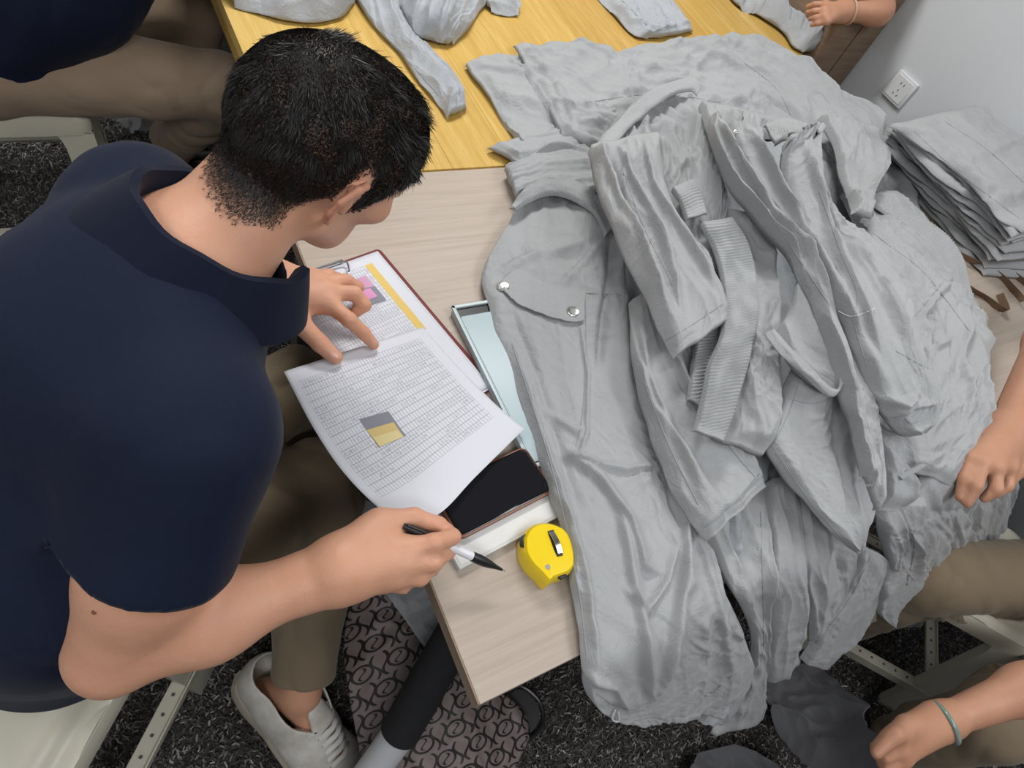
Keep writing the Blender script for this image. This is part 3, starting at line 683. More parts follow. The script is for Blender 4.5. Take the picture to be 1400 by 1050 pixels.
trousers('grey trousers with a looped tie strap arching over the top of the heap', [
    ('seat', dict(rows=[(830, 180, 880, 130), (850, 225, 935, 150), (880, 255, 965, 190), (905, 300, 985, 235), (930, 345, 990, 290), (950, 370, 985, 350)], off=.055, nu=120, nv=90, folds=.013, ff=(2.0, 12), crumple=.004, bulge=.016, seed=67, fdir=-.2,
        px=[([(850, 200), (900, 185), (950, 200), (975, 240)], .012, 4, 9), ([(870, 180), (880, 210), (930, 230), (960, 250)], .010, 4, 8)])),
    ('tie_strap', dict(rows=[(806, 210, 820, 220), (830, 178, 846, 190), (862, 145, 876, 160), (900, 118, 910, 135), (940, 106, 945, 124), (958, 112, 955, 130)], off=.085, nu=90, nv=14, folds=.003, crumple=.002, bulge=.005, edge=.003, seed=68, thick=.004)),
    ('waistband', dict(rows=[(918, 258, 950, 245), (930, 275, 962, 268), (938, 300, 968, 292)], off=.085, nu=120, nv=26, folds=.004, crumple=.002, bulge=.008, seed=69, ribs=(.006, .002)))])
trousers('grey trouser leg sliding down to a squared cuff left of the elastic waistband', [
    ('leg', dict(rows=[(803, 205, 900, 186), (818, 260, 905, 235), (838, 315, 925, 290), (862, 370, 955, 345), (890, 425, 985, 395), (908, 462, 997, 422), (924, 489, 996, 434)], off=.088, nu=170, nv=90, folds=.010, ff=(1.3, 13), crumple=.0035, bulge=.018, seed=71, hem=(.016, .002),
        px=[([(812, 215), (850, 300), (880, 380), (910, 440)], .014, 4, 9), ([(840, 205), (875, 290), (905, 360), (930, 440)], .014, 3, 9), ([(880, 200), (890, 270), (935, 350), (975, 410)], .012, 4, 8), ([(828, 212), (858, 300), (890, 390)], -.009, 4, 5)]))])
# 5 --- long legs right of the centre
trousers('long grey trouser leg running down the middle of the heap, snap near its top', [
    ('leg', dict(rows=[(955, 142, 1032, 160), (974, 200, 1050, 215), (994, 250, 1064, 268), (1030, 300, 1092, 325), (1072, 350, 1130, 395), (1102, 405, 1166, 465), (1122, 460, 1190, 525), (1140, 520, 1202, 590), (1160, 580, 1200, 640), (1180, 650, 1200, 700)], off=.095, nu=230, nv=80, folds=.011, ff=(1.2, 14), crumple=.003, bulge=.018, seed=73,
        px=[([(965, 165), (1005, 230), (1040, 300), (1100, 370), (1140, 450)], .016, 4, 8), ([(1000, 150), (1045, 240), (1080, 320), (1130, 400), (1180, 500)], .014, 4, 9), ([(985, 160), (1020, 240), (1060, 310)], -.012, 4, 5)]))])
bS = bvh_of(_o := bpy.data.objects[[x.name for x in COL.objects if x.name.startswith('leg')][-1]]); snap(_o, bS, 1006, 181, .0055)
trousers('grey trouser leg looping at the upper right, ending in a rounded tip', [
    ('leg', dict(rows=[(1071, 195, 1108, 178), (1069, 235, 1117, 215), (1073, 275, 1122, 262), (1090, 320, 1145, 305), (1112, 365, 1182, 340), (1135, 415, 1212, 380), (1158, 465, 1238, 425), (1178, 515, 1258, 475), (1200, 560, 1270, 525), (1225, 590, 1273, 565), (1246, 597, 1262, 590)], off=.108, nu=220, nv=90, folds=.009, ff=(1.1, 10), crumple=.003, bulge=.022, seed=77,
        px=[([(1085, 200), (1105, 270), (1125, 340), (1160, 420), (1195, 500)], .014, 4, 10), ([(1145, 330), (1175, 380), (1205, 430), (1225, 480)], .008, 4, 9), ([(1175, 540), (1215, 560), (1235, 545)], .008, 4, 8), ([(1205, 575), (1230, 560), (1262, 555)], .006, 3, 6)]))])
_o = bpy.data.objects[[x.name for x in COL.objects if x.name.startswith('leg')][-1]]; bS = bvh_of(_o)
seam(_o, bS, [(1120, 260), (1150, 345), (1172, 400), (1168, 440), (1185, 500)], .0009)
seam(_o, bS, [(1150, 425), (1165, 432), (1182, 428), (1195, 423)], .0007, M_cord, name='loose_thread', lift=.004)
cord(_o, bS, [(1238, 572), (1245, 578), (1254, 577)], .0009, M_seam, 'buttonhole', .0008)
trousers('grey trousers sagging behind the looped leg at the upper right of the heap', [
    ('leg', dict(rows=[(1118, 160, 1200, 180), (1138, 200, 1215, 220), (1150, 245, 1190, 270), (1166, 290, 1192, 300)], off=.06, nu=80, nv=60, folds=.010, crumple=.004, bulge=.02, seed=79)),
    ('waistband', dict(rows=[(1045, 170, 1060, 195), (1070, 162, 1080, 185), (1100, 168, 1098, 190), (1118, 180, 1105, 200)], off=.10, nu=120, nv=16, folds=.004, crumple=.001, bulge=.006, seed=80, ribs=(.007, .0015)))])
trousers('grey trousers with an open turned-out cuff in the middle of the heap', [
    ('leg', dict(rows=[(1088, 385, 1110, 405), (1075, 430, 1142, 440), (1062, 460, 1148, 470), (1080, 500, 1152, 505), (1120, 530, 1152, 520), (1138, 541, 1147, 538)], off=.088, nu=90, nv=60, folds=.009, ff=(1.8, 13), crumple=.003, bulge=.014, seed=82)),
    ('cuff', dict(rows=[(1048, 455, 1058, 450), (1065, 480, 1078, 472), (1090, 505, 1100, 495), (1115, 530, 1124, 518), (1138, 543, 1146, 532), (1152, 526, 1150, 518)], off=.104, nu=70, nv=14, folds=.003, crumple=.002, bulge=.007, edge=.002, seed=83, thick=.004))])
trousers('grey trouser leg with a topstitched pocket patch hanging below the turned-out cuff', [
    ('leg', dict(rows=[(1085, 500, 1150, 535), (1062, 550, 1180, 555), (1042, 602, 1192, 610), (1070, 650, 1195, 660), (1110, 695, 1190, 705), (1145, 735, 1182, 738), (1164, 752, 1172, 752)], off=.066, nu=150, nv=90, folds=.007, ff=(1.2, 9), crumple=.003, bulge=.014, seed=85,
        px=[([(1135, 545), (1140, 620), (1150, 690), (1160, 735)], -.006, 4, 7)]))])
_o = bpy.data.objects[[x.name for x in COL.objects if x.name.startswith('leg')][-1]]; bS = bvh_of(_o)
seam(_o, bS, [(1095, 515), (1080, 560), (1062, 600)], .0008); seam(_o, bS, [(1078, 545), (1110, 552), (1135, 545)], .0008)
trousers('crumpled grey trouser leg tucked right of the one with the pocket patch', [
    ('leg', dict(rows=[(1160, 560, 1235, 600), (1180, 610, 1240, 640), (1190, 660, 1245, 665), (1195, 700, 1240, 690)], off=.06, nu=90, nv=60, folds=.012, ff=(1.4, 16), crumple=.004, bulge=.014, seed=87)),
    ('strap', dict(rows=[(1230, 650, 1236, 658), (1246, 640, 1252, 648), (1262, 632, 1268, 638)], off=.085, nu=30, nv=10, folds=.001, crumple=.001, bulge=.004, edge=.002, thick=.004, seed=88))])
# 6 --- front pair: waistband, broad leg, flap pocket, snaps, hem cord
t, o = trousers('grey trouser leg with a squared hem lying diagonally beside the front pair', [
    ('leg', dict(rows=[(862, 412, 892, 398), (862, 460, 925, 455), (868, 520, 950, 512), (885, 585, 985, 568), (910, 650, 1018, 615), (940, 705, 1040, 648), (968, 738, 1048, 662)], off=.050, nu=160, nv=80, folds=.009, ff=(1.1, 12), crumple=.003, bulge=.018, seed=91, hem=(.018, .002),
        px=[([(885, 405), (905, 480), (950, 560), (1000, 630)], .012, 4, 9), ([(868, 440), (880, 520), (915, 610), (955, 700)], .008, 5, 9)]))])
bS = bvh_of(o[0]); seam(o[0], bS, [(935, 500), (965, 560), (1005, 620), (1035, 655)], .0009)
front = dict(rows=[(738, 256, 792, 262), (716, 268, 822, 288), (703, 285, 838, 318), (682, 325, 848, 350), (662, 372, 858, 398), (671, 430, 864, 450), (702, 510, 878, 520), (736, 620, 905, 612), (764, 715, 940, 695), (787, 825, 985, 790), (799, 925, 1020, 880), (812, 962, 1022, 925), (850, 985, 985, 968)], off=.020, nu=330, nv=150, folds=.006, ff=(1.0, 7), crumple=.0032, bulge=.016, seed=95, hem=(.022, .002), gathers=(.03, .004, .07, 0),
    px=[([(835, 320), (830, 380), (822, 440), (815, 520)], -.009, 6, 9), ([(820, 330), (775, 345), (720, 355), (675, 372)], .007, 5, 10), ([(835, 325), (800, 360), (760, 400)], .006, 5, 9),
        ([(760, 620), (810, 660), (850, 720), (870, 780), (905, 790)], .012, 4, 14), ([(905, 640), (930, 720), (925, 800), (905, 870), (880, 950)], .012, 4, 14), ([(762, 625), (800, 640), (850, 650), (900, 640)], .007, 3, 9), ([(835, 690), (845, 740), (860, 810), (875, 900), (880, 960)], .010, 5, 12), ([(840, 800), (875, 840), (905, 800), (920, 740)], .007, 4, 8),
        ([(790, 440), (800, 520), (796, 600), (782, 640)], .004, 2, 5), ([(700, 470), (720, 540), (745, 620), (775, 720), (800, 820), (812, 930)], .006, 5, 6), ([(690, 400), (720, 480), (760, 600), (790, 720)], -.004, 6, 6), ([(940, 720), (970, 800), (985, 880), (990, 930)], .006, 5, 9), ([(790, 920), (830, 925), (850, 960)], .006, 4, 7), ([(795, 600), (760, 580), (740, 560)], .006, 4, 8)])
wb = dict(rows=[(697, 283, 706, 287), (712, 262, 722, 276), (735, 246, 740, 268), (765, 244, 765, 266), (795, 252, 790, 276), (820, 272, 812, 292), (842, 306, 828, 322)], off=.044, nu=330, nv=28, folds=.003, crumple=.001, bulge=.008, seed=97, ribs=(.0062, .0032), edge=.004)
t, o = trousers('front grey trousers with a flap pocket and two silver snaps, beside the tape measure', [('leg', front), ('waistband', wb)])
FR = o[0]; bS = bvh_of(FR)
# pocket flap lying on the leg
edge_lo = [(688, 402), (700, 412), (712, 421), (735, 430), (760, 438), (785, 442), (798, 441)]; edge_hi = [(686, 386), (700, 372), (715, 371), (735, 384), (760, 394), (785, 398), (800, 399)]
b = MB(); Lp_ = on_px(bS, edge_hi, 30, .0012); Rp_ = on_px(bS, edge_lo, 30, .0045); n_ = min(len(Lp_), len(Rp_)); b.strip(Lp_[:n_], Rp_[:n_], .0022, (0, 0, 1)); fl_ = b.build('pocket_flap', M_grey, FR, smooth=True)
for pts in ([(700, 371), (730, 382), (770, 397), (850, 404)], [(800, 399), (801, 470), (797, 560), (788, 610)], [(713, 374), (735, 386), (765, 396)], [(700, 470), (730, 560), (760, 660), (790, 800), (803, 900)]): seam(FR, bS, pts, .0010)
snap(FR, bS, 688, 392, .0105, lift=.003); snap(FR, bS, 783, 426, .0105, lift=.0062); cord(FR, bS, [(838, 968), (836, 978), (840, 984), (845, 980), (843, 970)], .0012)
for pts in ([(815, 948), (850, 968), (900, 970), (960, 955), (1015, 912)],): seam(FR, bS, pts, .0009)
print('heap', time.time() - tg)
# ---- pieces lying on the far table
ft = flatHP(TZ + .001)
def far(label, rows, **kw):
    base = dict(off=.010, hp=ft, nu=110, nv=80, folds=.011, crumple=.006, bulge=.022, mat=M_grey2, edr=.09, edge=.006); base.update(kw)
    return trousers(label, [('cloth', dict(rows=rows, **base))], 'grey garments on the yellow table')
far('pale crumpled garment at the top left corner of the yellow table', [(300, -40, 320, 5), (350, -60, 370, 22), (400, -60, 430, 30), (450, -50, 465, 22), (490, -50, 485, 0)], folds=.014, bulge=.08, ff=(3, 9))
t, o = far('grey trouser leg with a cord end, lying just behind the dark-haired head', [(480, -20, 560, -20), (500, 20, 560, 15), (530, 55, 575, 45), (560, 90, 600, 75), (590, 130, 630, 110), (612, 158, 638, 148)], ff=(1.3, 15), folds=.010)
bS = bvh_of(o[0]); toggle(o[0], bS, (620, 153), (634, 150), M_snap)
far('pale grey bag-shaped garment pointing toward the hem with the cord end', [(535, -10, 670, -20), (550, 15, 662, 5), (560, 35, 655, 14), (575, 50, 640, 40), (600, 58, 622, 58)], off=.012, folds=.015, bulge=.07, ff=(3, 10))
far('small grey trouser hem at the top edge, right of the bag-shaped garment', [(655, -10, 672, 12), (690, -10, 690, 18), (712, 0, 710, 19)], off=.012, nu=40, nv=30)
far('grey trouser leg folded flat alone on the yellow table at the top centre', [(800, -30, 900, -30), (822, 0, 915, -4), (845, 25, 932, 15), (868, 50, 945, 32), (885, 52, 952, 42)], ff=(1.2, 12), folds=.006, hem=(.015, .002),
    px=[([(850, -10), (875, 20), (905, 42)], -.005, 2, 4), ([(830, 0), (860, 35), (900, 50)], .006, 2, 6)])
t, o = far('grey garment heap held by the hand at the top right', [(985, -30, 1120, -50), (1005, 3, 1125, 0), (1040, 22, 1132, 25), (1070, 45, 1138, 40), (1085, 62, 1138, 60), (1100, 70, 1125, 68)], off=.012, nu=120, nv=90, folds=.018, crumple=.008, bulge=.08)
# ---- folded stack by the wall
yb = TZ
for k in range(11):
    z_ = DZ + .004 + k * .0135; dx_ = .014 * math.sin(k * 1.9) + .004 * k; dy_ = .013 * math.cos(k * 2.3)
    hpk = flatHP(z_)
    kk = k / 10.0
    jt = 5 * math.sin(k * 2.4); jy = 3 * math.cos(k * 1.7)
    pa = V(1193 + 30 * kk + jt, 205 - 36 * kk + jy); pb_ = V(1345 + 50 * kk - jt, 372 - 54 * kk + jy); pc = V(1500, 385 - 120 * kk); pd = V(1318 + 16 * kk, 190 - 43 * kk)
    rows = []
    for u in np.linspace(0, 1, 5): rows.append((*(pd * (1 - u) + pc * u), *(pa * (1 - u) + pb_ * u)))
    rows = [(r[0], r[1], r[2] + 3 * math.sin(i * 2.1 + k), r[3] + 4 * math.cos(i * 1.7 + k * 1.3)) for i, r in enumerate(rows)]
    ords = ['second', 'third', 'fourth', 'fifth', 'sixth', 'seventh', 'eighth', 'ninth', 'tenth']
    lab = 'folded grey trousers on top of the stack by the wall' if k == 10 else ('folded grey trousers at the bottom of the stack by the wall' if k == 0 else 'folded grey trousers, %s from the bottom of the stack by the wall' % ords[k - 1])
    trousers(lab, [('cloth', dict(rows=rows, off=.002, hp=hpk, nu=70, nv=70 if k > 8 else 44, folds=.007 if k > 8 else .005, ff=(9, 2.4), crumple=.003, bulge=.011, edge=.002, thick=.010, seed=100 + k, fdir=.15,
        px=[([(1245, 175), (1290, 215), (1340, 262), (1395, 300)], .010, 3, 9), ([(1290, 158), (1330, 195), (1400, 250)], .010, 3, 9), ([(1230, 185), (1270, 230), (1330, 290), (1390, 330)], .009, 3, 8)] if k == 10 else ()))], 'folded trousers in the stack by the wall')
print('garments', time.time() - tg)
# ------------------------------------------------------------------ people
def paint(o_pts, fn):
    return fn(o_pts)
def rotm(a, b, c):
    ca, sa, cb, sb, cc, sc = math.cos(a), math.sin(a), math.cos(b), math.sin(b), math.cos(c), math.sin(c)
    return np.array([[ca, -sa, 0], [sa, ca, 0], [0, 0, 1]]) @ np.array([[cb, 0, sb], [0, 1, 0], [-sb, 0, cb]]) @ np.array([[1, 0, 0], [0, cc, -sc], [0, sc, cc]])
def pz(l): return [(*PZ(a, b, c), r) for a, b, c, r in l]
def hand(S, wrist, wr, palm, fingers, k=.006):
    """wrist point, knuckle joints and finger chains as world points with radii"""
    for p in palm: S.rc(wrist, p[:3], wr, p[3], .018)
    for a, b in zip(palm[:-1], palm[1:]): S.rc(a[:3], b[:3], a[3] * .95, b[3] * .95, .012)
    for i, f in enumerate(fingers):
        S.chain([f[0], f[1]], .008); S.chain(f[1:], k)
def add_head(S, C, R, s=1.0, ears=True):
    T = lambda *p: C + R @ (np.array(p, float) * s)
    Mx = R.T
    def el(c, r, k=.02): S.el(T(*c), np.array(r) * s, Mx, k)
    el((-.006, 0, .022), (.100, .078, .086)); el((-.045, 0, .012), (.060, .072, .075), .03); el((.045, 0, .03), (.052, .064, .062), .03)
    el((.030, 0, -.045), (.062, .058, .070), .03); el((.058, 0, -.088), (.036, .038, .030), .03)
    for q in (-1, 1):
        S.rc(T(.0, q * .056, -.062), T(.062, q * .024, -.103), .018 * s, .016 * s, .025)
        el((.068, q * .042, -.030), (.024, .024, .020), .02)
        S.rc(T(.082, q * .018, .012), T(.070, q * .046, .010), .010 * s, .009 * s, .012)
        el((.083, q * .031, -.010), (.014, .016, .011), -.006) if False else None
        if ears:
            e = T(-.008, q * .0765, -.018)
            S.rc(T(-.004, q * .077, .004), T(-.020, q * .090, .014), .006 * s, .0058 * s, .004)
            pts = [(-.002, .078, .010), (-.009, .090, .024), (-.022, .098, .022), (-.031, .099, .003), (-.028, .094, -.018), (-.017, .086, -.034), (-.006, .078, -.042)]
            S.chain([(*T(a, q * b_, c), .0042 * s) for a, b_, c in pts], .003)
            S.rc(T(-.010, q * .078, -.006), T(-.018, q * .083, -.010), .010 * s, .008 * s, .008, (R @ V(0, 1, 0), .45))
            S.rc(T(.001, q * .078, -.012), T(-.003, q * .080, -.022), .0045 * s, .005 * s, .004)
    S.rc(T(.094, 0, .006), T(.112, 0, -.030), .0065 * s, .011 * s, .012); S.rc(T(.098, -.012, -.034), T(.098, .012, -.034), .007 * s, .007 * s, .008)
    S.rc(T(.090, -.018, -.060), T(.090, .018, -.060), .0065 * s, .0065 * s, .006); S.rc(T(.088, -.014, -.070), T(.088, .014, -.070), .007 * s, .007 * s, .006)
    el((.086, 0, -.098), (.018, .020, .016), .015)
    return T

# ---- the man with the pen
t0 = time.time()
man = thing('person', 'short-haired man in navy polo shirt bending over the papers, pen in his right hand', 'person', (-.2, .32, 0))
HC = V(.218, .586, 1.074); HR = rotm(.14, .51, .093); HS = 1.0
RS, LS = V(.028, .308, .975), V(.035, .632, .958)
RE, RWr = PZ(154, 890, .765), PZ(468, 778, .815)
LE, LW = V(.02, .80, .77), PZ(362, 388, .795)
NB = V(.070, .505, 1.015)
S = SDF(.03)
S.rc(V(-.14, .405, .56), V(-.08, .43, .74), .088, .098, .04, (V(.8, -.3, -.3), .85)).rc(V(-.07, .42, .74), V(-.005, .475, .93), .105, .12, .04, (V(.8, -.3, -.3), .8))
S.rc(RS, LS, .05, .05, .05)
S.rc(NB - V(.01, .004, .03), HC + HR @ V(-.03, 0, -.06), .066, .055, .035); S.rc(NB - V(.02, .0, .02), RS + V(-.01, .05, -.02), .040, .036, .05); S.rc(NB - V(.02, .0, .02), LS - V(.01, .05, .02), .040, .036, .05)
T = add_head(S, HC, HR, HS)
S.chain([(*RS, .052), (*(RS * .40 + RE * .60), .056), (*RE, .043)], .02)
S.rc(RE, RE * .6 + RWr * .4 + V(0, 0, .004), .042, .043, .010); S.rc(RE * .6 + RWr * .4 + V(0, 0, .004), RE * .15 + RWr * .85, .043, .029, .03); S.rc(RE * .15 + RWr * .85, RWr, .029, .028, .02)
S.chain([(*LS, .05), (*LE, .038)], .03); S.rc(LE, LE * .6 + LW * .4, .039, .038, .02); S.rc(LE * .6 + LW * .4, LW, .038, .026, .02, (V(0, 0, 1), .85))
# right hand holding the pen
kn = pz([(556, 752, .824, .013), (553, 770, .818, .0125), (541, 785, .808, .012), (520, 793, .797, .011)])
palmR = kn
fR = [pz([(556, 750, .824, .0128), (594, 742, .832, .0112), (619, 734, .820, .0098), (608, 722, .806, .0085)]),
      pz([(553, 770, .818, .0125), (592, 769, .818, .0112), (612, 754, .803, .0095), (600, 744, .790, .0085)]),
      pz([(541, 785, .808, .012), (574, 789, .802, .0108), (590, 776, .788, .0095), (578, 762, .778, .0085)]),
      pz([(520, 793, .797, .011), (550, 800, .790, .0098), (565, 792, .776, .0085), (556, 776, .768, .0078)]),
      pz([(484, 752, .818, .021), (522, 716, .820, .0160), (566, 708, .822, .0122), (600, 718, .816, .0100), (611, 728, .811, .0085)])]
hand(S, RWr, .029, palmR, fR, .004); S.rc(RWr, PZ(510, 735, .815), .026, .020, .03)
# left hand pointing on the sheet
knL = pz([(450, 415, .802, .0112), (444, 399, .804, .0112), (433, 387, .801, .0105), (420, 378, .795, .0095)])
fL = [pz([(450, 415, .802, .0112), (477, 437, .804, .0098), (497, 455, .785, .0088), (511, 471, .7705, .0075)]),
      pz([(444, 399, .804, .0112), (484, 401, .806, .0100), (498, 417, .792, .0092), (484, 428, .779, .0080)]),
      pz([(433, 387, .801, .0105), (473, 384, .799, .0094), (489, 393, .785, .0086), (480, 404, .778, .0076)]),
      pz([(420, 378, .795, .0095), (450, 376, .792, .0085), (463, 381, .781, .0078), (460, 388, .777, .0070)]),
      pz([(385, 412, .793, .017), (412, 444, .793, .0128), (438, 470, .782, .0112), (459, 489, .7715, .0092)])]
knL = [(*q[:3], q[3] * 1.12) for q in knL]; fL = [[(*q[:3], q[3] * 1.1) for q in ch] for ch in fL]
hand(S, LW, .029, knL, fL, .004); S.rc(LW, PZ(388, 412, .797), .029, .021, .03); S.rc(PZ(388, 408, .797), PZ(425, 412, .80), .020, .016, .02)
# legs under the trousers with the ankle showing
hipR, hipL = V(-.06, .375, .52), V(-.09, .50, .52); knR, knL2 = V(.215, .452, .50), V(.23, .64, .5)
anL = V(.22, .60, .1)
heel = PZ(352, 937, .125); toe_t = PZ(470, 1062, .05); toe_dir = nrm(toe_t - heel); SK = 1.13
sup = nrm(np.cross(toe_dir, np.cross(V(0, 0, 1), toe_dir)) + .34 * nrm(np.cross(V(0, 0, 1), toe_dir))); anR = heel + toe_dir * .045 * SK + sup * .085 * SK; toeR = heel + toe_dir * .24 * SK
for h_, k_, a_ in ((hipR, knR, anR), (hipL, knL2, anL)): S.rc(h_, k_, .07, .05, .03); S.rc(k_, a_, .045, .031, .03)
S.rc(anR, heel + toe_dir * .02 + sup * .01, .032, .026, .02); S.rc(anR - sup * .03 + toe_dir * .02, toeR, .030, .018, .02)
S.rc(anL, anL + V(.02, -.02, -.06), .031, .03, .02); S.rc(anL + V(.02, -.02, -.06), anL + V(.16, -.02, -.07), .03, .02, .02)
v, f = S.mesh(.0033)
v = relax(v, f, 1, .4)
nv = vnormals(v, f)
L_ = (v - HC) @ HR / HS
def hair_w(L):
    x, y, z = L[..., 0], L[..., 1], L[..., 2]
    # hairline: front, temples, round the ear, nape
    line = np.where(x > .02, .045 - (.09 - x) * .35, 0)
    side = np.interp(x, [-.12, -.06, -.035, -.012, .006, .02, .034, .05, .07, .095], [-.068, -.062, -.036, .036, .034, -.028, -.024, .022, .034, .048])
    w = sm(z - side, -.012, .020)
    return w
def red_w(L):
    y = np.abs(L[..., 1]); return .30 * sm(y, .078, .090) * (L[..., 2] > -.05) * (L[..., 2] < .03) + .12 * sm(L[..., 0], .03, .07) * sm(-L[..., 2], -.01, .03)
inhead = np.linalg.norm(L_, axis=1) < .15
ear = (np.abs(L_[:, 1]) > .0815)
hw = np.where(inhead & ~ear, hair_w(L_), 0) * .96
# reddish knuckles and fingertips
red = np.where(inhead, red_w(L_), 0)
for fl in (fR, fL):
    for ch in fl:
        for q in ch[1:]: red = np.maximum(red, .22 * np.exp(-((v - np.array(q[:3])) ** 2).sum(1) / (2 * .009 ** 2)))
red = np.maximum(red, .18 * np.exp(-((v - RE) ** 2).sum(1) / (2 * .03 ** 2)))
# tendons and skin creases on the backs of the hands
dsp = np.zeros(len(v))
for fl, w_ in ((fR, RWr), (fL, LW)):
    for ch in fl[:4]:
        a = np.array(ch[0][:3]); b_ = w_ + (a - w_) * .15; ba = a - b_; h = np.clip(((v - b_) @ ba) / (ba @ ba), 0, 1); d = np.linalg.norm(v - b_ - h[:, None] * ba, axis=1)
        near = np.minimum.reduce([np.linalg.norm(v - b_ - h[:, None] * ba, axis=1)])
        up = nv[:, 2] > .2; lat = np.linalg.norm(np.cross(v - b_, nrm(ba))[:, :2], axis=1)
        dsp += .0007 * np.exp(-(lat / .0035) ** 2) * up * (d < .03) * h
        for q in ch[1:3]:
            q = np.array(q[:3]); ax = nrm(np.array(ch[2][:3]) - np.array(ch[1][:3])); s_ = (v - q) @ ax; r_ = np.linalg.norm(v - q, axis=1)
            dsp += -.0005 * np.cos(s_ / .0022 * 3.14) * np.exp(-(s_ / .004) ** 2) * (r_ < .016) * (nv[:, 2] > .1)
v = v + nv * dsp[:, None]
body = mesh_obj('body', v, f, M_skin, man, attr={'hair': hw, 'red': red})
print('man body', len(v), time.time() - t0)
# eyes with lashes and brows
M_eye = new_mat('eye', (.75, .72, .70), .2); M_iris = new_mat('dark_hair', (.02, .016, .014), .5)
for q in (-1, 1):
    b = MB(); c = T(.0800, q * .031, -.012)
    r = .0135; vs = []; 
    for i in range(9):
        for j in range(12):
            th = math.pi * i / 8; ph = 2 * math.pi * j / 12; vs.append(c + r * V(math.sin(th) * math.cos(ph), math.sin(th) * math.sin(ph), math.cos(th)))
    b.add(vs, [(i * 12 + j, i * 12 + (j + 1) % 12, (i + 1) * 12 + (j + 1) % 12, (i + 1) * 12 + j) for i in range(8) for j in range(12)]); b.build('eye', M_eye, man, smooth=True)
    b = MB()
    for i in range(16):
        u = (i / 15 - .5); p = T(.0925 - abs(u) * .010, q * (.031 + u * .030), -.008 + .003 * (1 - (2 * u) ** 2)); b.tube([p, p + HR @ V(.006, u * .004, .001), p + HR @ V(.010, u * .008, .004)], [.0006, .0005, .0002], 4)
    tag(b.build('eyelashes', M_iris, man), kind='stuff')
    b = MB()
    for i in range(60):
        u = i / 59; p = T(.0955 - u * .022 + .001, q * (.014 + u * .042), .017 + .004 * math.sin(u * 3)); b.tube([p, p + HR @ V(-.003, q * .007, .003 * random.uniform(-1, 1))], [.0006, .0002], 4)
    tag(b.build('eyebrow', M_iris, man), kind='stuff')
# hair strands
def hair(parent, v, f, nv, hw, HC, HR, n, seed, name='hair'):
    rs = np.random.RandomState(seed); tri = f[(hw[f[:, 0]] > rs.rand(len(f)) * .35 + .06)]
    a, b_, c, d = (v[tri[:, i]] for i in range(4)); ar = np.linalg.norm(np.cross(c - a, d - b_), axis=1); idx = rs.choice(len(tri), n, p=ar / ar.sum())
    u, w = rs.rand(n, 1), rs.rand(n, 1); p = (a[idx] * (1 - u) + b_[idx] * u) * (1 - w) + (d[idx] * (1 - u) + c[idx] * u) * w
    nn = nv[tri[idx, 0]]; Lp = (p - HC) @ HR / HS; Ln = nn @ HR; hwp = hw[tri[idx, 0]]
    whorl = V(-.070, .010, .082)
    fl = Lp - whorl; fl = fl - Ln * (fl * Ln).sum(1, keepdims=True); fl = nrm(fl)
    tw = np.cross(Ln, fl); fl = nrm(fl + .35 * tw * np.exp(-np.linalg.norm(Lp - whorl, axis=1) / .03)[:, None])
    down = nrm(V(0, 0, -1) - Ln * (Ln @ V(0, 0, -1))[:, None]); side = sm(-Lp[:, 2], -.05, .0)[:, None]
    back = sm(-Lp[:, 0], .0, .06)[:, None] * side
    fl = nrm(fl * (1 - side * .8) + down * side * .8 + V(-.3, 0, 0) * side * .5)
    top = sm(Lp[:, 2], -.03, .065)
    ln = (.0035 + .0065 * sm(Lp[:, 2], -.06, .0) + .006 * top + .018 * sm(Lp[:, 0], -.09, -.01) * top) * rs.uniform(.6, 1.15, n) * (.25 + .75 * hwp)
    lift = (.42 + .38 * top + .5 * np.exp(-np.linalg.norm(Lp - whorl, axis=1) / .02))[:, None] * rs.uniform(.6, 1.4, (n, 1))
    clump = np.stack([n3(Lp * 45, 1), n3(Lp * 45, 2), n3(Lp * 45, 3)], -1) * (.22 + .62 * top)[:, None]
    earz = sm(Lp[:, 0], -.05, -.035) * (1 - sm(Lp[:, 0], .010, .022)) * (1 - sm(Lp[:, 2], .05, .075)); ln = ln * (1 - .6 * earz)
    dr = nrm(fl + Ln * lift + clump + rs.normal(size=(n, 3)) * .16)
    dr2 = nrm(fl * 1.15 + Ln * lift * .35 + clump * 1.1 + rs.normal(size=(n, 3)) * .2)
    q0 = Lp - Ln * .001; q1 = q0 + dr * ln[:, None] * .4; q2 = q1 + dr2 * ln[:, None] * .35; q3 = q2 + nrm(dr2 + fl * .3 - Ln * .15) * ln[:, None] * .25
    sd = nrm(np.cross(dr, Ln + rs.normal(size=(n, 3)) * .6)); W = (rs.uniform(.0003, .00055, n) * (.5 + .5 * top))[:, None]
    Q = np.stack([q0 - sd * W, q0 + sd * W, q1 + sd * W, q1 - sd * W, q2 + sd * W * .8, q2 - sd * W * .8, q3], 1).reshape(-1, 3) @ HR.T * HS + HC
    bi = np.arange(n)[:, None] * 7
    fc = (bi + [0, 1, 2, 3]).tolist() + (bi + [3, 2, 4, 5]).tolist() + (bi + [5, 4, 6]).tolist()
    tone = np.repeat(rs.rand(n), 7)
    m = bpy.data.materials.get('black_brown_hair')
    if m is None:
        m = new_mat('black_brown_hair', (.012, .010, .009), .5, spec=.45); N = NT(m); at = N.n('ShaderNodeAttribute', attribute_name='tone')
        N.color(N.ramp(at.outputs['Fac'], [(0, (.006, .005, .005)), (.75, (.014, .011, .010)), (1, (.034, .027, .023))]))
    return mesh_obj(name, Q, fc, m, parent, attr={'tone': tone})
h_ = hair(man, v, f, nv, hw, HC, HR, 95000, 4); tag(h_, kind='stuff')

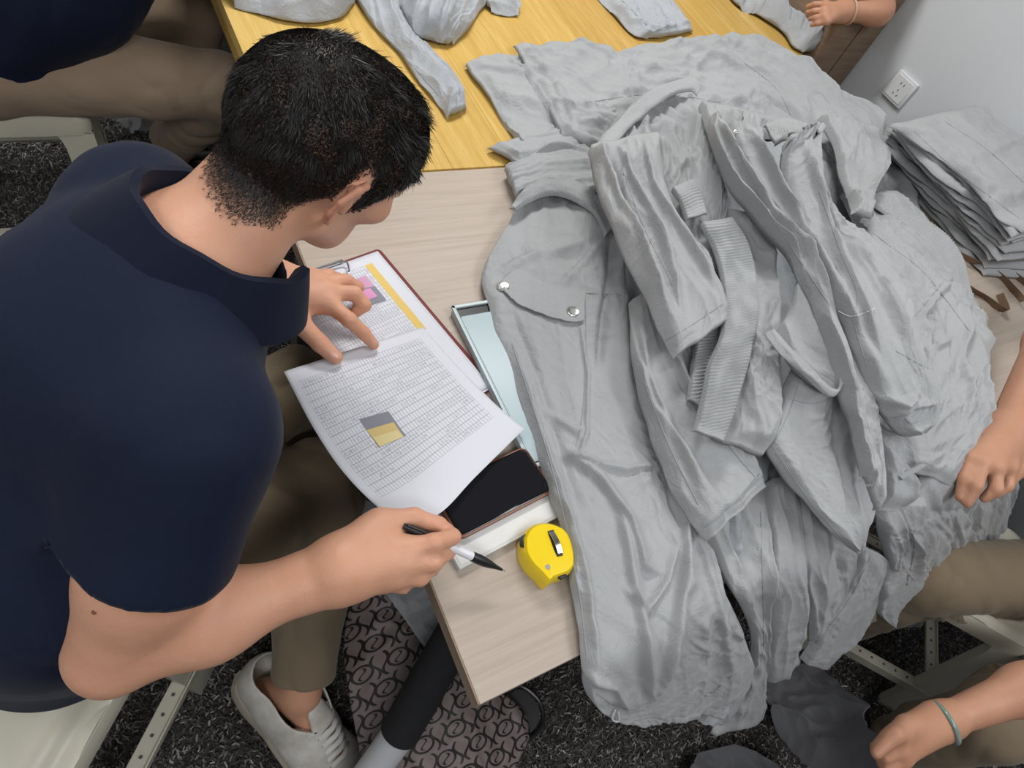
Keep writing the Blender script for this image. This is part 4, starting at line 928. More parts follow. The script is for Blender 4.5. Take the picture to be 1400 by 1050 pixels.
# ---- clothes
def cloth_fold_disp(v, nv, amp, seed, sc=6.0, aniso=(1, 1, 1)):
    q = v * np.array(aniso) * sc; wq = q + .6 * np.stack([n3(q * .7, seed + 5), n3(q * .7, seed + 6), n3(q * .7, seed + 7)], -1)
    a = 1 - np.abs(n3(wq, seed)) * 2.2; bq = 1 - np.abs(n3(wq * 2.3, seed + 1)) * 2.2
    return v + nv * (amp * (a - .5) + amp * .35 * (bq - .5))[:, None]
def groove(v, nv, fn_d, depth, width):
    return v - nv * (depth * np.exp(-(fn_d(v) / width) ** 2))[:, None]
RH = RS * .515 + RE * .485; axR = nrm(RE - RS); LH = LS * .5 + LE * .5; axL = nrm(LE - LS)
S = SDF(.05); dep = nrm(V(.72, -.15, -.45))
nkc = NB + V(.018, .004, .006); nka = nrm(V(.50, .12, .86))
hemo = PZ(75, 968, .535); hem_n = nrm(V(-.10, -.10, -1))
S.rc(V(-.165, .385, .50), V(-.12, .40, .72), .150, .150, .06, (dep, .85)).rc(V(-.11, .385, .72), V(-.040, .465, .885), .152, .158, .07, (dep, .74))
S.rc(RS + V(-.012, .035, -.012), LS + V(-.012, -.03, -.012), .071, .071, .07); S.rc(V(-.045, .48, .93), NB - V(.012, 0, .030), .10, .076, .07)
S.rc(NB - V(.012, 0, .03), nkc + nka * .04, .078, .070, .03, None, (nkc, nka))
S.rc(RS + V(-.005, .01, -.005), RH + axR * .055, .069, .077, .045, None, (RH, axR)); S.rc(LS, LH + axL * .05, .066, .066, .04, None, (LH, axL))
v, f = S.mesh(.0042)
v, f = open_cap(v, f, [(RH, axR, .11), (LH, axL, .10), (nkc, nka, .084)])
mH = ((v - hemo) @ hem_n) > 0
def clip_mesh(v, f, drop, planes):
    fd = drop[f]; keepf = ~fd.all(1); f2 = f[keepf]; edge = np.unique(f2[drop[f2]])
    for mask, c, ax in planes:
        e = edge[mask[edge]]; v[e] = v[e] - ((v[e] - c) @ ax)[:, None] * ax
    used = np.unique(f2); mp = -np.ones(len(v), int); mp[used] = np.arange(len(used)); return v[used], mp[f2]
v, f = clip_mesh(v, f, mH, [(mH, hemo, hem_n)])
v = relax_cloth(v, f, 2, .3); nv = vnormals(v, f)
v = cloth_fold_disp(v, nv, .0032, 3, 5.0, (1.2, 1.2, .8))
# pull folds at the armpit, shoulder and lower back
pv = proj(v)
facing = (nv * (CAM - v)).sum(1) > 0
dd = np.zeros(len(v))
for pts, a_, w_, w2_ in [([(118, 770), (150, 700), (190, 640), (240, 600), (310, 565), (384, 555)], -.006, 5, 9), ([(190, 640), (170, 720), (130, 800), (100, 860)], -.012, 14, 9),
        ([(250, 430), (290, 480), (330, 540), (350, 555)], -.0016, 4, None), ([(130, 330), (160, 300), (190, 290)], .005, 9, 5), ([(135, 250), (165, 236), (190, 232)], .004, 7, 5), ([(150, 210), (185, 205), (215, 215)], .005, 6, 5),
        ([(110, 300), (150, 270), (185, 262)], .003, 7, 5), ([(60, 720), (75, 800), (110, 870)], .006, 14, 8), ([(10, 800), (50, 880), (120, 930)], .006, 10, 8), ([(20, 640), (60, 740), (70, 860)], -.005, 12, 8), ([(200, 480), (240, 520), (300, 530)], .003, 12, 8),
        ([(240, 345), (280, 362), (335, 372)], .003, 14, 8), ([(310, 430), (335, 480), (372, 530)], .004, 8, 6), ([(165, 660), (210, 645), (270, 650)], .004, 12, 6), ([(150, 760), (200, 700), (260, 690)], .003, 14, 8)]:
    dd += pxfold(v, pv, nv, pts, a_ * 1.5, w_, w2_)
v = v + nv * (dd * facing)[:, None]
shirt = mesh_obj('polo_shirt', v, f, M_navy, man)
md = shirt.modifiers.new('thickness', 'SOLIDIFY'); md.thickness = .0022; md.offset = -1
M_nseam = new_mat('navy_seam', (.0012, .002, .007), .95)
bs = bvh_of(shirt)
for pts in ([(384, 556), (352, 548), (310, 562), (250, 598), (200, 640), (178, 668)], [(296, 402), (318, 460), (338, 510), (352, 548)], [(116, 757), (170, 795), (235, 812), (290, 782)], [(190, 200), (205, 212), (222, 220)]):
    seam(shirt, bs, pts, .0015, M_nseam)
# collar: a rib band standing round the neck and folded down at the back
b = MB(); nring = 46; ringpts = []
e1 = nrm(np.cross(nka, V(0, 1, 0))); e2 = np.cross(nka, e1)   # e1 ~ forward/back, e2 ~ lateral
cc = nkc - nka * .008
prof = [(.000, -.012, .074), (.000, .022, .075), (.002, .031, .079), (.008, .031, .087), (.016, .013, .097), (.024, -.012, .110), (.028, -.024, .116), (.026, -.028, .114), (.014, -.006, .099), (.004, .010, .083)]
vs = []
for i in range(nring):
    an = math.pi * (.16 + 1.68 * i / (nring - 1)) ; 
    for (o_, h_, r_) in prof:
        wv = .0015 * math.sin(i * .9 + h_ * 50)
        d_ = -math.cos(an) * e1 * r_ * 1.04 + math.sin(an) * e2 * r_ * .98
        vs.append(cc + d_ + nka * (h_ + wv))
np_ = len(prof)
fs = [(i * np_ + k, i * np_ + (k + 1) % np_, (i + 1) * np_ + (k + 1) % np_, (i + 1) * np_ + k) for i in range(nring - 1) for k in range(np_)] + [tuple(range(np_))[::-1], tuple(range((nring - 1) * np_, nring * np_))]
b.add(vs, fs); b.build('collar', M_navyd, shirt, smooth=True)
# sleeve hems
def tube_ring(c, ax, r, w, name, mat, parent, v=None):
    a = nrm(np.cross(ax, V(0, 0, 1))); bb = np.cross(ax, a); b = MB(); n = 40; vs = []
    for i in range(n):
        t_ = 2 * math.pi * i / n; d_ = math.cos(t_) * a + math.sin(t_) * bb
        for (x_, r_) in ((0, r), (-w, r + .0008), (-w, r - .003), (0, r - .003)): vs.append(c + ax * x_ + d_ * r_)
    fs = [(i * 4 + k, i * 4 + (k + 1) % 4, ((i + 1) % n) * 4 + (k + 1) % 4, ((i + 1) % n) * 4 + k) for i in range(n) for k in range(4)]
    b.add(vs, fs); return b.build(name, mat, parent, smooth=True)
# trousers
S = SDF(.04)
S.rc(V(-.13, .37, .53), V(-.13, .47, .53), .09, .09, .05); 
S.chain([(*hipR, .088), (*(hipR * .5 + knR * .5), .084), (*knR, .064)], .04); S.chain([(*hipL, .085), (*(hipL * .5 + knL2 * .5), .08), (*knL2, .064)], .04)
hmR = anR + nrm(knR - anR) * .042
S.chain([(*knR, .064), (*(knR * .55 + hmR * .45 + V(.008, 0, 0)), .063), (*(hmR - nrm(knR - anR) * .02), .052)], .03, None); S.chain([(*knL2, .064), (*(knL2 * .5 + anL * .5), .06), (*(anL - V(0, 0, .02)), .052)], .03)
axh = nrm(anR - knR); axl = nrm(anL - knL2)
v, f = S.mesh(.005); 
m1 = (((v - hmR) @ axh) > 0) & (np.linalg.norm(v - hmR, axis=1) < .11); m2 = (((v - (anL + V(0, 0, .04))) @ axl) > 0) & (np.linalg.norm(v - anL, axis=1) < .13)
v, f = clip_mesh(v, f, m1 | m2, [(m1, hmR, axh), (m2, anL + V(0, 0, .04), axl)])
v = relax_cloth(v, f, 2, .3); nv = vnormals(v, f); v = cloth_fold_disp(v, nv, .0075, 11, 8.0, (1, 1, .7))
pv = proj(v); dd = np.zeros(len(v)); facing = (nv * (CAM - v)).sum(1) > 0
for pts, a_, w_, w2_ in [([(385, 700), (430, 712), (480, 700)], -.008, 7, 12), ([(380, 640), (430, 690), (470, 740)], .007, 8, 12), ([(375, 880), (410, 895), (460, 880)], .006, 8, 6), ([(400, 560), (440, 600), (500, 640)], .006, 8, 12), ([(330, 700), (360, 740), (390, 770)], -.007, 8, 10), ([(385, 905), (430, 912), (468, 900)], -.002, 3, 3)]:
    dd += pxfold(v, pv, nv, pts, a_, w_, w2_)
v = v + nv * (dd * facing)[:, None]
tr = mesh_obj('trousers', v, f, M_olive, man); md = tr.modifiers.new('thickness', 'SOLIDIFY'); md.thickness = .0025; md.offset = -1

# ---- white sneaker
M_leather = new_mat('white_leather', (.60, .57, .52), .42, spec=.45); n = NT(M_leather); vv_ = n.coord('Object'); n.color(n.mix(n.ramp(n.noise(vv_, 30, 5, .7), [(.4, (0, 0, 0)), (.75, (1, 1, 1))]), (.63, .605, .56), (.47, .43, .375))); n.bump(n.noise(vv_, 90, 3), .1, .001)
M_sole = new_mat('yellowed_rubber_sole', (.47, .425, .34), .6); M_lace = new_mat('grey_white_lace', (.60, .585, .55), .8)
def shoe(parent, heel, d, an, parent_label=None):
    up_ = sup; s_ = nrm(np.cross(up_, d))
    FT = lambda x, y, z: heel + d * (x * SK) + s_ * (y * SK) + up_ * ((z - .035) * SK)
    def outline(x):  # half widths (inner, outer)
        xs = [-.03, -.015, .02, .08, .15, .20, .25, .275, .288]; w1 = [.0, .026, .034, .034, .042, .048, .042, .026, .0]
        return np.interp(x, xs, w1)
    xs = np.concatenate([-.03 + .0012 * np.array([0, 1, 4, 9, 16]) * .6, np.linspace(-.008, .26, 26), .288 - .0012 * np.array([16, 9, 4, 1, 0])])
    top = [(x, outline(x)) for x in xs] + [(x, -outline(x)) for x in xs[::-1][1:-1]]
    def off(P, o, z):
        P = np.array(P); c = V(.128, 0); q = P - c; L = np.linalg.norm(q, axis=1, keepdims=True); q = q * (1 + o / L); return [tuple(FT(c[0] + a, b_, z)) for a, b_ in q]
    b = MB(); ring_loft(b, [off(top, -.010, 0), off(top, 0, .002), off(top, .006, .006), off(top, .0065, .026), off(top, .003, .032), off(top, -.004, .030)])
    so = b.build('sole', M_sole, parent, smooth=True)
    b = MB(); ring_loft(b, [off(top, .0062, .0225), off(top, .0078, .0235), off(top, .0078, .0255), off(top, .0062, .0265)], False); b.build('sole_groove', M_sole, so)
    S = SDF(.02); g = SK
    S.chain([(*FT(.0, 0, .055), .034 * g), (*FT(.05, 0, .052), .036 * g), (*FT(.12, .0, .045), .041 * g)], .03, (up_, 1.15)); S.chain([(*FT(.12, 0, .045), .041 * g), (*FT(.19, 0, .036), .043 * g), (*FT(.242, 0, .034), .037 * g)], .03, (up_, .66))
    S.rc(FT(.0, 0, .075), FT(.062, 0, .082), .033 * g, .038 * g, .03); S.rc(FT(.07, 0, .085), FT(.12, 0, .066), .036 * g, .033 * g, .03)
    S.rc(FT(-.005, 0, .085), FT(-.008, 0, .095), .026 * g, .025 * g, .02)
    v, f = S.mesh(.0035); c_ = FT(.03, 0, .098); pl = nrm(-d * .10 + up_)
    hole = (((v - c_) @ pl) > 0); bot = ((v - heel) @ up_) < (-.035 + .02) * g
    v, f = clip_mesh(v, f, hole | bot, [(hole, c_, pl)]); v = relax_cloth(v, f, 2, .3); nv = vnormals(v, f); v = v + nv * (.0009 * n3(v * 45, 4))[:, None]
    up = mesh_obj('upper', v, f, M_leather, parent); md = up.modifiers.new('thickness', 'SOLIDIFY'); md.thickness = .004; md.offset = -1
    # padded tongue
    S = SDF(.01); S.chain([(*FT(.085, 0, .116), .022), (*FT(.115, 0, .100), .023), (*FT(.16, 0, .076), .02)], .01, (nrm(d * .6 + up_), .42)); v, f = S.mesh(.003); mesh_obj('tongue', v, f, M_leather, parent)
    # eyestays, eyelets, laces
    bv = bvh_of(up)
    def on(x, y, lift=.002):
        p = FT(x, y, .2); h = bv.ray_cast(Vector(p), Vector(-up_))
        return (np.array(h[0]) + up_ * lift) if h[0] else FT(x, y, .08)
    for q in (-1, 1):
        b = MB(); A = [on(x, q * (.014 + .004 * k / 8), .0012) for k, x in enumerate(np.linspace(.088, .185, 9))]; B = [on(x, q * (.031 + .001 * k), .0012) for k, x in enumerate(np.linspace(.084, .182, 9))]
        b.strip(A, B, .002, (0, 0, 1)); b.build('eyestay', M_leather, up, smooth=True)
        for k in range(7):
            x = .094 + k * .0135; p = on(x, q * .021, .003); b = MB(); b.tube([p - V(0, 0, .001), p + V(0, 0, .0022)], .0026, 10); b.build('eyelet', M_hole, up)
    for k in range(7):
        x = .094 + k * .0135
        pts = [on(x, -.022, .005), on(x, -.012, .011) , on(x + .002, 0, .014), on(x, .012, .011), on(x, .022, .005)]; P = crom(pts, 12)
        b = MB(); b.tube(P, .0048, 8, flat=.55); b.build('lace', M_lace, parent, smooth=True)
    b = MB(); st = [on(x, -.036 - .004 * math.sin(x * 12), .0008) for x in np.linspace(.0, .19, 24)]; b.tube(st, .0006, 5); b.build('stitching', new_mat('shoe_stitch', (.35, .33, .30), .8), up)
sh = thing('shoe', None, None, heel); del_keys = [k for k in ('label', 'category') if k in sh.keys()]
sh.parent = man; sh.matrix_parent_inverse = wmat(man).inverted(); sh['label'] = 'white leather lace-up sneaker with a yellowed sole'
shoe(sh, heel, toe_dir, anR)
print('man done', time.time() - t0)

# nails on the pointing hand and thumb
bB = bvh_of(body)
def nail(cx_, cy_, ax_, w_, l_, parent, bv):
    a = np.array(ax_, float); a /= np.linalg.norm(a); q = np.array([-a[1], a[0]]); vs = []; nn_ = 9
    for i in range(nn_):
        for j in range(nn_):
            u, w2 = (i / (nn_ - 1) - .5) * 2, (j / (nn_ - 1) - .5) * 2; sx = u * math.sqrt(1 - .5 * w2 * w2); sy = w2 * math.sqrt(1 - .5 * u * u)
            p = np.array([cx_, cy_]) + a * sx * l_ + q * sy * w_; r = nrm(ray(*p)); h = bv.ray_cast(Vector(CAM), Vector(r))
            if h[0] is None: return
            vs.append(np.array(h[0]) - r * .0006 * (1 - .4 * max(abs(u), abs(w2))))
    b = MB(); b.add(vs, [(i * nn_ + j, (i + 1) * nn_ + j, (i + 1) * nn_ + j + 1, i * nn_ + j + 1) for i in range(nn_ - 1) for j in range(nn_ - 1)]); return b.build('fingernail', M_nail, parent, smooth=True)
nail(457, 487, (1, .9), 5.5, 6, body, bB); nail(511, 469, (.7, 1), 4, 5, body, bB)
b = MB(); P = on_px(bB, [(129, 837), (131, 838)], None, .0002)
if P: b.tube([P[0] - V(0, 0, .0004), P[0] + V(0, 0, .0009)], .0022, 8); b.build('mole', new_mat('mole', (.20, .075, .045), .6), body, smooth=True)

# ---- the other workers, mostly outside the frame
def worker(label, loc, skin, shirt, pants, head, cat='person', sm_=M_skin2, pm=M_khaki, hairline=True):
    t = thing('person', label, cat, loc)
    S = SDF(.03); HC_, HR_ = head
    Tt = add_head(S, HC_, HR_, .98)
    for q in skin: S.rc(*q) if not isinstance(q[0], (list,)) else S.chain(*q)
    v, f = S.mesh(.0042); v = relax(v, f, 1, .4); L = (v - HC_) @ HR_ / .98; ih = (np.linalg.norm(L, axis=1) < .15) & (np.abs(L[:, 1]) < .0815); hw_ = np.where(ih, hair_w(L), 0)
    nv_ = vnormals(v, f); bo = mesh_obj('body', v, f, sm_, t, attr={'hair': hw_, 'red': np.zeros(len(v))})
    hh = hair(t, v, f, nv_, hw_, HC_, HR_, 9000, 8); tag(hh, kind='stuff')
    S = SDF(.05)
    for q in shirt['p']: S.rc(*q)
    v, f = S.mesh(.006); v, f = open_cap(v, f, shirt['open']); v = relax_cloth(v, f, 2, .3); nv_ = vnormals(v, f); v = cloth_fold_disp(v, nv_, .006, shirt.get('seed', 4), 6)
    so = mesh_obj('polo_shirt', v, f, M_navy, t); md = so.modifiers.new('thickness', 'SOLIDIFY'); md.thickness = .0022; md.offset = -1
    S = SDF(.04)
    for q in pants['p']: S.rc(*q)
    v, f = S.mesh(.0055); v, f = open_cap(v, f, pants['open']); v = relax_cloth(v, f, 2, .3); nv_ = vnormals(v, f); v = cloth_fold_disp(v, nv_, .0085, pants.get('seed', 9), 6)
    pv = proj(v); dd = np.zeros(len(v)); fc_ = (nv_ * (CAM - v)).sum(1) > 0
    for pts, a_, w_, w2_ in pants.get('px', ()): dd += pxfold(v, pv, nv_, pts, a_ * 1.7, w_, w2_)
    v = v + nv_ * (dd * fc_)[:, None]
    po = mesh_obj('trousers', v, f, pm, t); md = po.modifiers.new('thickness', 'SOLIDIFY'); md.thickness = .0025; md.offset = -1
    for x_ in pants.get('feet', ()):
        S = SDF(.02); S.chain([(*x_, .036), (*(x_ + V(.09, 0, -.01)), .038), (*(x_ + V(.18, 0, -.018)), .03)], .02); v, f = S.mesh(.006); v[:, 2] = np.maximum(v[:, 2], .004); mesh_obj('shoe', v, f, M_blk0, t)
    return t, bo
M_blk0 = new_mat('black_shoe', (.015, .015, .016), .5)
# worker at the top left
hR, hL = V(-.15, 1.545, .53), V(-.15, 1.73, .53); kR, kL = PZ(305, 122, .50), PZ(268, 12, .50); fR_, fL_ = PZ(240, 215, .10), V(.24, 1.78, .10)
sR, sL = V(.16, 1.45, .90), V(.16, 1.80, .90); eR, eL = V(.33, 1.52, .79), V(.33, 1.90, .79); wR, wL = V(.55, 1.66, .80), V(.55, 1.86, .80)
t2, _ = worker('seated worker at the top left in navy shirt and khaki trousers, head out of frame', (-.15, 1.63, 0),
    [(hR, kR, .07, .05), (kR, fR_, .048, .033), (hL, kL, .07, .05), (kL, fL_, .048, .033), (sR, eR, .048, .038), (eR, wR, .038, .026), (sL, eL, .048, .038), (eL, wL, .038, .026), (V(-.10, 1.62, .6), V(.14, 1.62, .86), .11, .10), (sR, sL, .05, .05), (V(.20, 1.63, .92), V(.34, 1.64, 1.0), .055, .055), (wR, wR + V(.09, 0, -.005), .03, .02, .02, (V(0, 0, 1), .6)), (wL, wL + V(.09, 0, -.005), .03, .02, .02, (V(0, 0, 1), .6))],
    dict(p=[(V(-.13, 1.60, .58), V(.01, 1.585, .72), .165, .160, .05), (V(.01, 1.585, .72), V(.15, 1.60, .86), .160, .135, .05), (sR, sL, .07, .07, .05), (sR, sR * .45 + eR * .55, .068, .070, .04), (sL, sL * .45 + eL * .55, .068, .070, .04)], open=[], seed=6),
    dict(p=[(hR, kR, .098, .070, .04), (kR, fR_ + V(0, 0, .06), .070, .062, .03, None, (fR_ + V(0, 0, .06), V(0, 0, -1))), (hL, kL, .098, .070, .04), (kL, fL_ + V(0, 0, .06), .070, .062, .03), (hR, hL, .105, .105, .05)], open=[], seed=12, feet=(fR_ + V(-.02, 0, -.06), fL_ + V(-.02, 0, -.06)),
         px=[([(150, 25), (160, 50), (175, 85), (180, 110)], .010, 5, 12), ([(110, 75), (105, 95), (85, 110), (60, 118)], .010, 4, 10), ([(330, 115), (290, 128), (240, 130), (190, 135)], -.008, 4, 12), ([(265, 140), (290, 138), (320, 130)], .008, 4, 8), ([(170, 90), (140, 115), (110, 130)], .008, 5, 14), ([(200, 100), (240, 95), (290, 80)], .006, 5, 14)]),
    (V(.42, 1.65, 1.07), rotm(0, .6, 0)))
# worker at the right: one hand on the heap, one reaching down with a jade bangle
hR, hL = PZ(1530, 800, .50), PZ(1560, 930, .50); kR, kL = PZ(1275, 785, .45), PZ(1360, 985, .40); aR, aL = kR + V(.03, -.02, -.38), kL + V(.02, -.02, -.33)
zw = float(hitHP(1373, 596, .02)[2]) + .045
wR = PZ(1376, 590, zw); eR = PZ(1475, 395, zw + .10); sR = eR + V(.16, .0, .18)
zl = .52; wL = PZ(1292, 985, zl); eL = PZ(1475, 915, zl + .10); sL = eL + V(.12, .02, .34)
sR = V(max(sR[0], 2.0) * 0 + 1.99, -.02, 1.02); sL = V(1.93, -.36, .98)
print('right worker', proj(sR), proj(sL), eR, eL, wR, wL, hR, hL, kR)
knA = [(*PZ(x, y, zw + dz), r) for x, y, dz, r in ((1328, 628, .0, .012), (1343, 634, .006, .0125), (1361, 640, .006, .0125), (1380, 640, .0, .0115))]
fA = [[knA[0], (*PZ(1318, 655, zw - .012), .0105), (*PZ(1312, 680, zw - .03), .008)], [knA[1], (*PZ(1334, 664, zw - .004), .0112), (*PZ(1322, 688, zw - .028), .0085)], [knA[2], (*PZ(1362, 668, zw - .006), .011), (*PZ(1346, 681, zw - .026), .0085)], [knA[3], (*PZ(1377, 664, zw - .012), .0100), (*PZ(1362, 676, zw - .028), .0078)]]
skin = [(hR, kR, .07, .05), (kR, aR, .048, .033), (hL, kL, .07, .05), (kL, aL, .048, .033), (sR, eR, .050, .043), (eR, lerp_ := eR * .6 + wR * .4, .044, .042), (lerp_, wR, .042, .031), (sL, eL, .048, .040), (eL, eL * .6 + wL * .4, .041, .040), (eL * .6 + wL * .4, wL, .040, .027), (hR * .5 + hL * .5 + V(.02, 0, .08), (sR + sL) / 2, .11, .10), (sR, sL, .05, .05), ((sR + sL) / 2, (sR + sL) / 2 + V(-.05, 0, .12), .055, .052)]
for q in knA: skin.append((wR, q[:3], .031, q[3], .018))
for a_, b_ in zip(knA[:-1], knA[1:]): skin.append((a_[:3], b_[:3], .0115, .0115, .012))
for ch in fA: skin.append((ch, .004))
skin = [q if len(q) > 2 else (list(q[0]), q[1]) for q in skin]
skin.append((wR, PZ(1392, 640, zw - .01), .026, .016, .02)); skin.append((PZ(1392, 640, zw - .01), PZ(1372, 668, zw - .025), .014, .010, .01))
knB = [(*PZ(x, y, zl + dz), r) for x, y, dz, r in ((1237, 990, .012, .012), (1233, 1008, .008, .012), (1232, 1025, .0, .0115), (1236, 1040, -.01, .011))]
fB = [[knB[0], (*PZ(1212, 1008, zl + .008), .0105), (*PZ(1196, 1022, zl - .004), .0085)], [knB[1], (*PZ(1212, 1022, zl - .002), .0105), (*PZ(1199, 1026, zl - .014), .0085)], [knB[2], (*PZ(1212, 1036, zl - .01), .0100), (*PZ(1200, 1034, zl - .024), .0082)], [knB[3], (*PZ(1214, 1050, zl - .02), .0095), (*PZ(1204, 1044, zl - .032), .0078)]]
for q in knB: skin.append((wL, q[:3], .026, q[3], .018))
for a_, b_ in zip(knB[:-1], knB[1:]): skin.append((a_[:3], b_[:3], .011, .011, .012))
for ch in fB: skin.append((list(ch), .004))
skin.append((wL + V(-.02, .02, .0), PZ(1225, 1004, zl + .022), .020, .013, .015)); skin.append((PZ(1225, 1004, zl + .022), PZ(1198, 1030, zl + .004), .0125, .0095, .01))
hc_ = (sR + sL) / 2
t3, b3 = worker('worker at the right frame edge, one hand on the heap, other picking up dark cloth', (1.85, -.25, 0), skin,
    dict(p=[((hR + hL) / 2 + V(.03, 0, .06), hc_ + V(.02, 0, -.18), .15, .145, .05), (hc_ + V(.02, 0, -.18), hc_ + V(.02, 0, -.02), .145, .10, .05), (sR, sL, .07, .07, .05), (sR, sR * .6 + eR * .4, .068, .070, .04), (sL, sL * .6 + eL * .4, .066, .068, .04)], open=[], seed=16),
    dict(p=[(hR, kR, .098, .078, .04), (kR, aR + V(0, 0, .04), .078, .064, .03), (hL, kL, .095, .074, .04), (kL, aL + V(0, 0, .04), .074, .062, .03), (hR, hL, .105, .105, .05)], open=[], seed=19, feet=(aR + V(-.12, 0, -.06), aL + V(-.12, 0, -.05)),
        px=[([(1400, 800), (1350, 830), (1300, 845), (1260, 845)], -.012, 6, 12), ([(1400, 905), (1350, 925), (1310, 950)], -.01, 5, 12), ([(1330, 760), (1370, 740), (1400, 725)], .008, 6, 12), ([(1290, 800), (1340, 790), (1400, 760)], .006, 6, 12)]),
    (hc_ + V(-.10, -.02, .22), rotm(math.pi, .4, 0)), pm=M_olive)
# jade bangle round the wrist
def torus(c, ax, R1, r1, name, mat, parent, lab=None, flat=1.0, sq=1.0):
    a = nrm(np.cross(ax, V(.1, .2, 1))); bb = np.cross(nrm(ax), a); P = [c + (math.cos(t_) * a * R1 + math.sin(t_) * bb * R1 * sq) for t_ in np.linspace(0, 2 * math.pi, 41)]
    b = MB(); b.tube(P, r1, 12, caps=False, flat=flat); o = b.build(name, mat, parent, smooth=True); 
    if lab: o['label'] = lab
    return o
m = new_mat('jade', (.20, .27, .235), .15, spec=.7); n = NT(m); n.color(n.ramp(n.noise(n.coord('Object'), 30, 3), [(.35, (.10, .19, .14)), (.6, (.26, .32, .30))]))
bc = PZ(1291, 988, zl + .004); bo_ = torus(bc, nrm(eL - wL) + V(0, 0, .15), .0345, .0045, 'bangle', m, None); tag(bo_, 'grey-green jade bangle on the wrist at the lower right', 'bangle')
# worker at the top right: one forearm over the far table
wR = PZ(1150, 16, .90); eR = PZ(1200, 14, .93); sR = V(2.13, eR[1] + .24, 1.12); sL = sR + V(.02, .33, .0)
kn = [(*PZ(x, y, .90 + dz), r) for x, y, dz, r in ((1128, 6, .004, .0105), (1127, 14, .002, .0105), (1128, 22, -.004, .010), (1131, 29, -.01, .0095))]
fC = [[kn[0], (*PZ(1114, 6, .893), .009), (*PZ(1104, 9, .878), .0075)], [kn[1], (*PZ(1114, 15, .890), .009), (*PZ(1104, 17, .875), .0075)], [kn[2], (*PZ(1115, 24, .882), .0085), (*PZ(1107, 26, .868), .007)], [kn[3], (*PZ(1118, 32, .874), .008), (*PZ(1110, 34, .862), .0068)]]
skin = [(wR, q[:3], .024, q[3], .015) for q in kn] + [(a_[:3], b_[:3], .010, .010, .01) for a_, b_ in zip(kn[:-1], kn[1:])] + [(list(ch), .004) for ch in fC]
cC = sR * .5 + sL * .5; cH = V(2.165, cC[1], .80); fx = (V(1, 0, 0), .72)
eL = sL + V(-.12, -.02, -.25); wL4 = eL + V(-.20, -.12, .02)
skin += [(eR, wR, .040, .026, .02), (sR, eR, .046, .042), (sL, eL, .046, .038), (eL, wL4, .038, .026), (wL4, wL4 + V(-.09, -.03, -.005), .03, .02, .02, (V(0, 0, 1), .6)), (cH, cC, .11, .10, .03, fx), (sR, sL, .05, .05), (cC, cC + V(-.05, 0, .12), .055, .05), (cH + V(0, .08, 0), cH + V(0, .08, -.72), .07, .045), (cH - V(0, .08, 0), cH + V(0, -.08, -.72), .07, .045)]
print('top right', eR, wR, sR, sL, proj(sR))
cH = cH.copy()
t4, b4 = worker('worker at the top right edge, forearm with beige band and navy sleeve showing', (cH[0], cH[1], 0), skin,
    dict(p=[(cH, cC + V(0, 0, -.1), .155, .160, .05, fx), (sR, sL, .062, .062, .05), (sR, sR * .25 + eR * .75, .065, .064, .04), (sL, sL * .5 + eL * .5, .065, .066, .04)], open=[], seed=26),
    dict(p=[(cH + V(0, .08, -.02), cH + V(0, .08, -.72), .09, .065, .04), (cH + V(0, -.08, -.02), cH + V(0, -.08, -.72), .09, .065, .04)], open=[], seed=29),
    (cC + V(-.08, 0, .24), rotm(math.pi, .5, 0)))
ax = nrm(eR - wR); o = torus(wR + ax * .028, ax, .0335, .0035, 'wristband', new_mat('beige_elastic', (.50, .36, .24), .6), None, flat=1.0); tag(o, 'beige band around the wrist at the top right edge', 'band')
print('people', time.time() - t0)
# ------------------------------------------------------------------ things on the desk
def frame_from(o, x, y):
    """matrix with origin o, local x toward x, local y toward y (world points)"""
    o = np.array(o); ex = nrm(np.array(x) - o); ey = np.array(y) - o; ez = nrm(np.cross(ex, ey)); ey = np.cross(ez, ex)
    if ez[2] < 0: pass
    M_ = Matrix.Identity(4)
    for i in range(3): M_[i][0] = ex[i]; M_[i][1] = ey[i]; M_[i][2] = ez[i]; M_[i][3] = o[i]
    return M_
def quad_sheet(name, corners, nu, nv, mat, parent, zfun=None, th=.0004, uvflip=False):
    """corners: far-left, far-right, near-right, near-left world points; uv u along first edge"""
    A, B, C_, D_ = [np.array(c, float) for c in corners]; u = np.linspace(0, 1, nu)[:, None, None]; v = np.linspace(0, 1, nv)[None, :, None]
    P = (A * (1 - u) + B * u) * (1 - v) + (D_ * (1 - u) + C_ * u) * v
    if zfun: P = P + zfun(u[..., 0], v[..., 0])
    uv = np.stack([np.broadcast_to(u[..., 0], (nu, nv)), np.broadcast_to(v[..., 0], (nu, nv))], -1).reshape(-1, 2)
    Q = P.reshape(-1, 3); n_ = nu * nv; a = (np.arange(nu - 1)[:, None] * nv + np.arange(nv - 1)[None, :]).ravel()
    F1 = np.stack([a, a + nv, a + nv + 1, a + 1], 1)
    o = mesh_obj(name, Q, F1, mat, parent, uv=uv)
    md = o.modifiers.new('thickness', 'SOLIDIFY'); md.thickness = th; md.offset = 0
    return o
M_paper = new_mat('white_paper', (.66, .67, .72), .75, spec=.2)
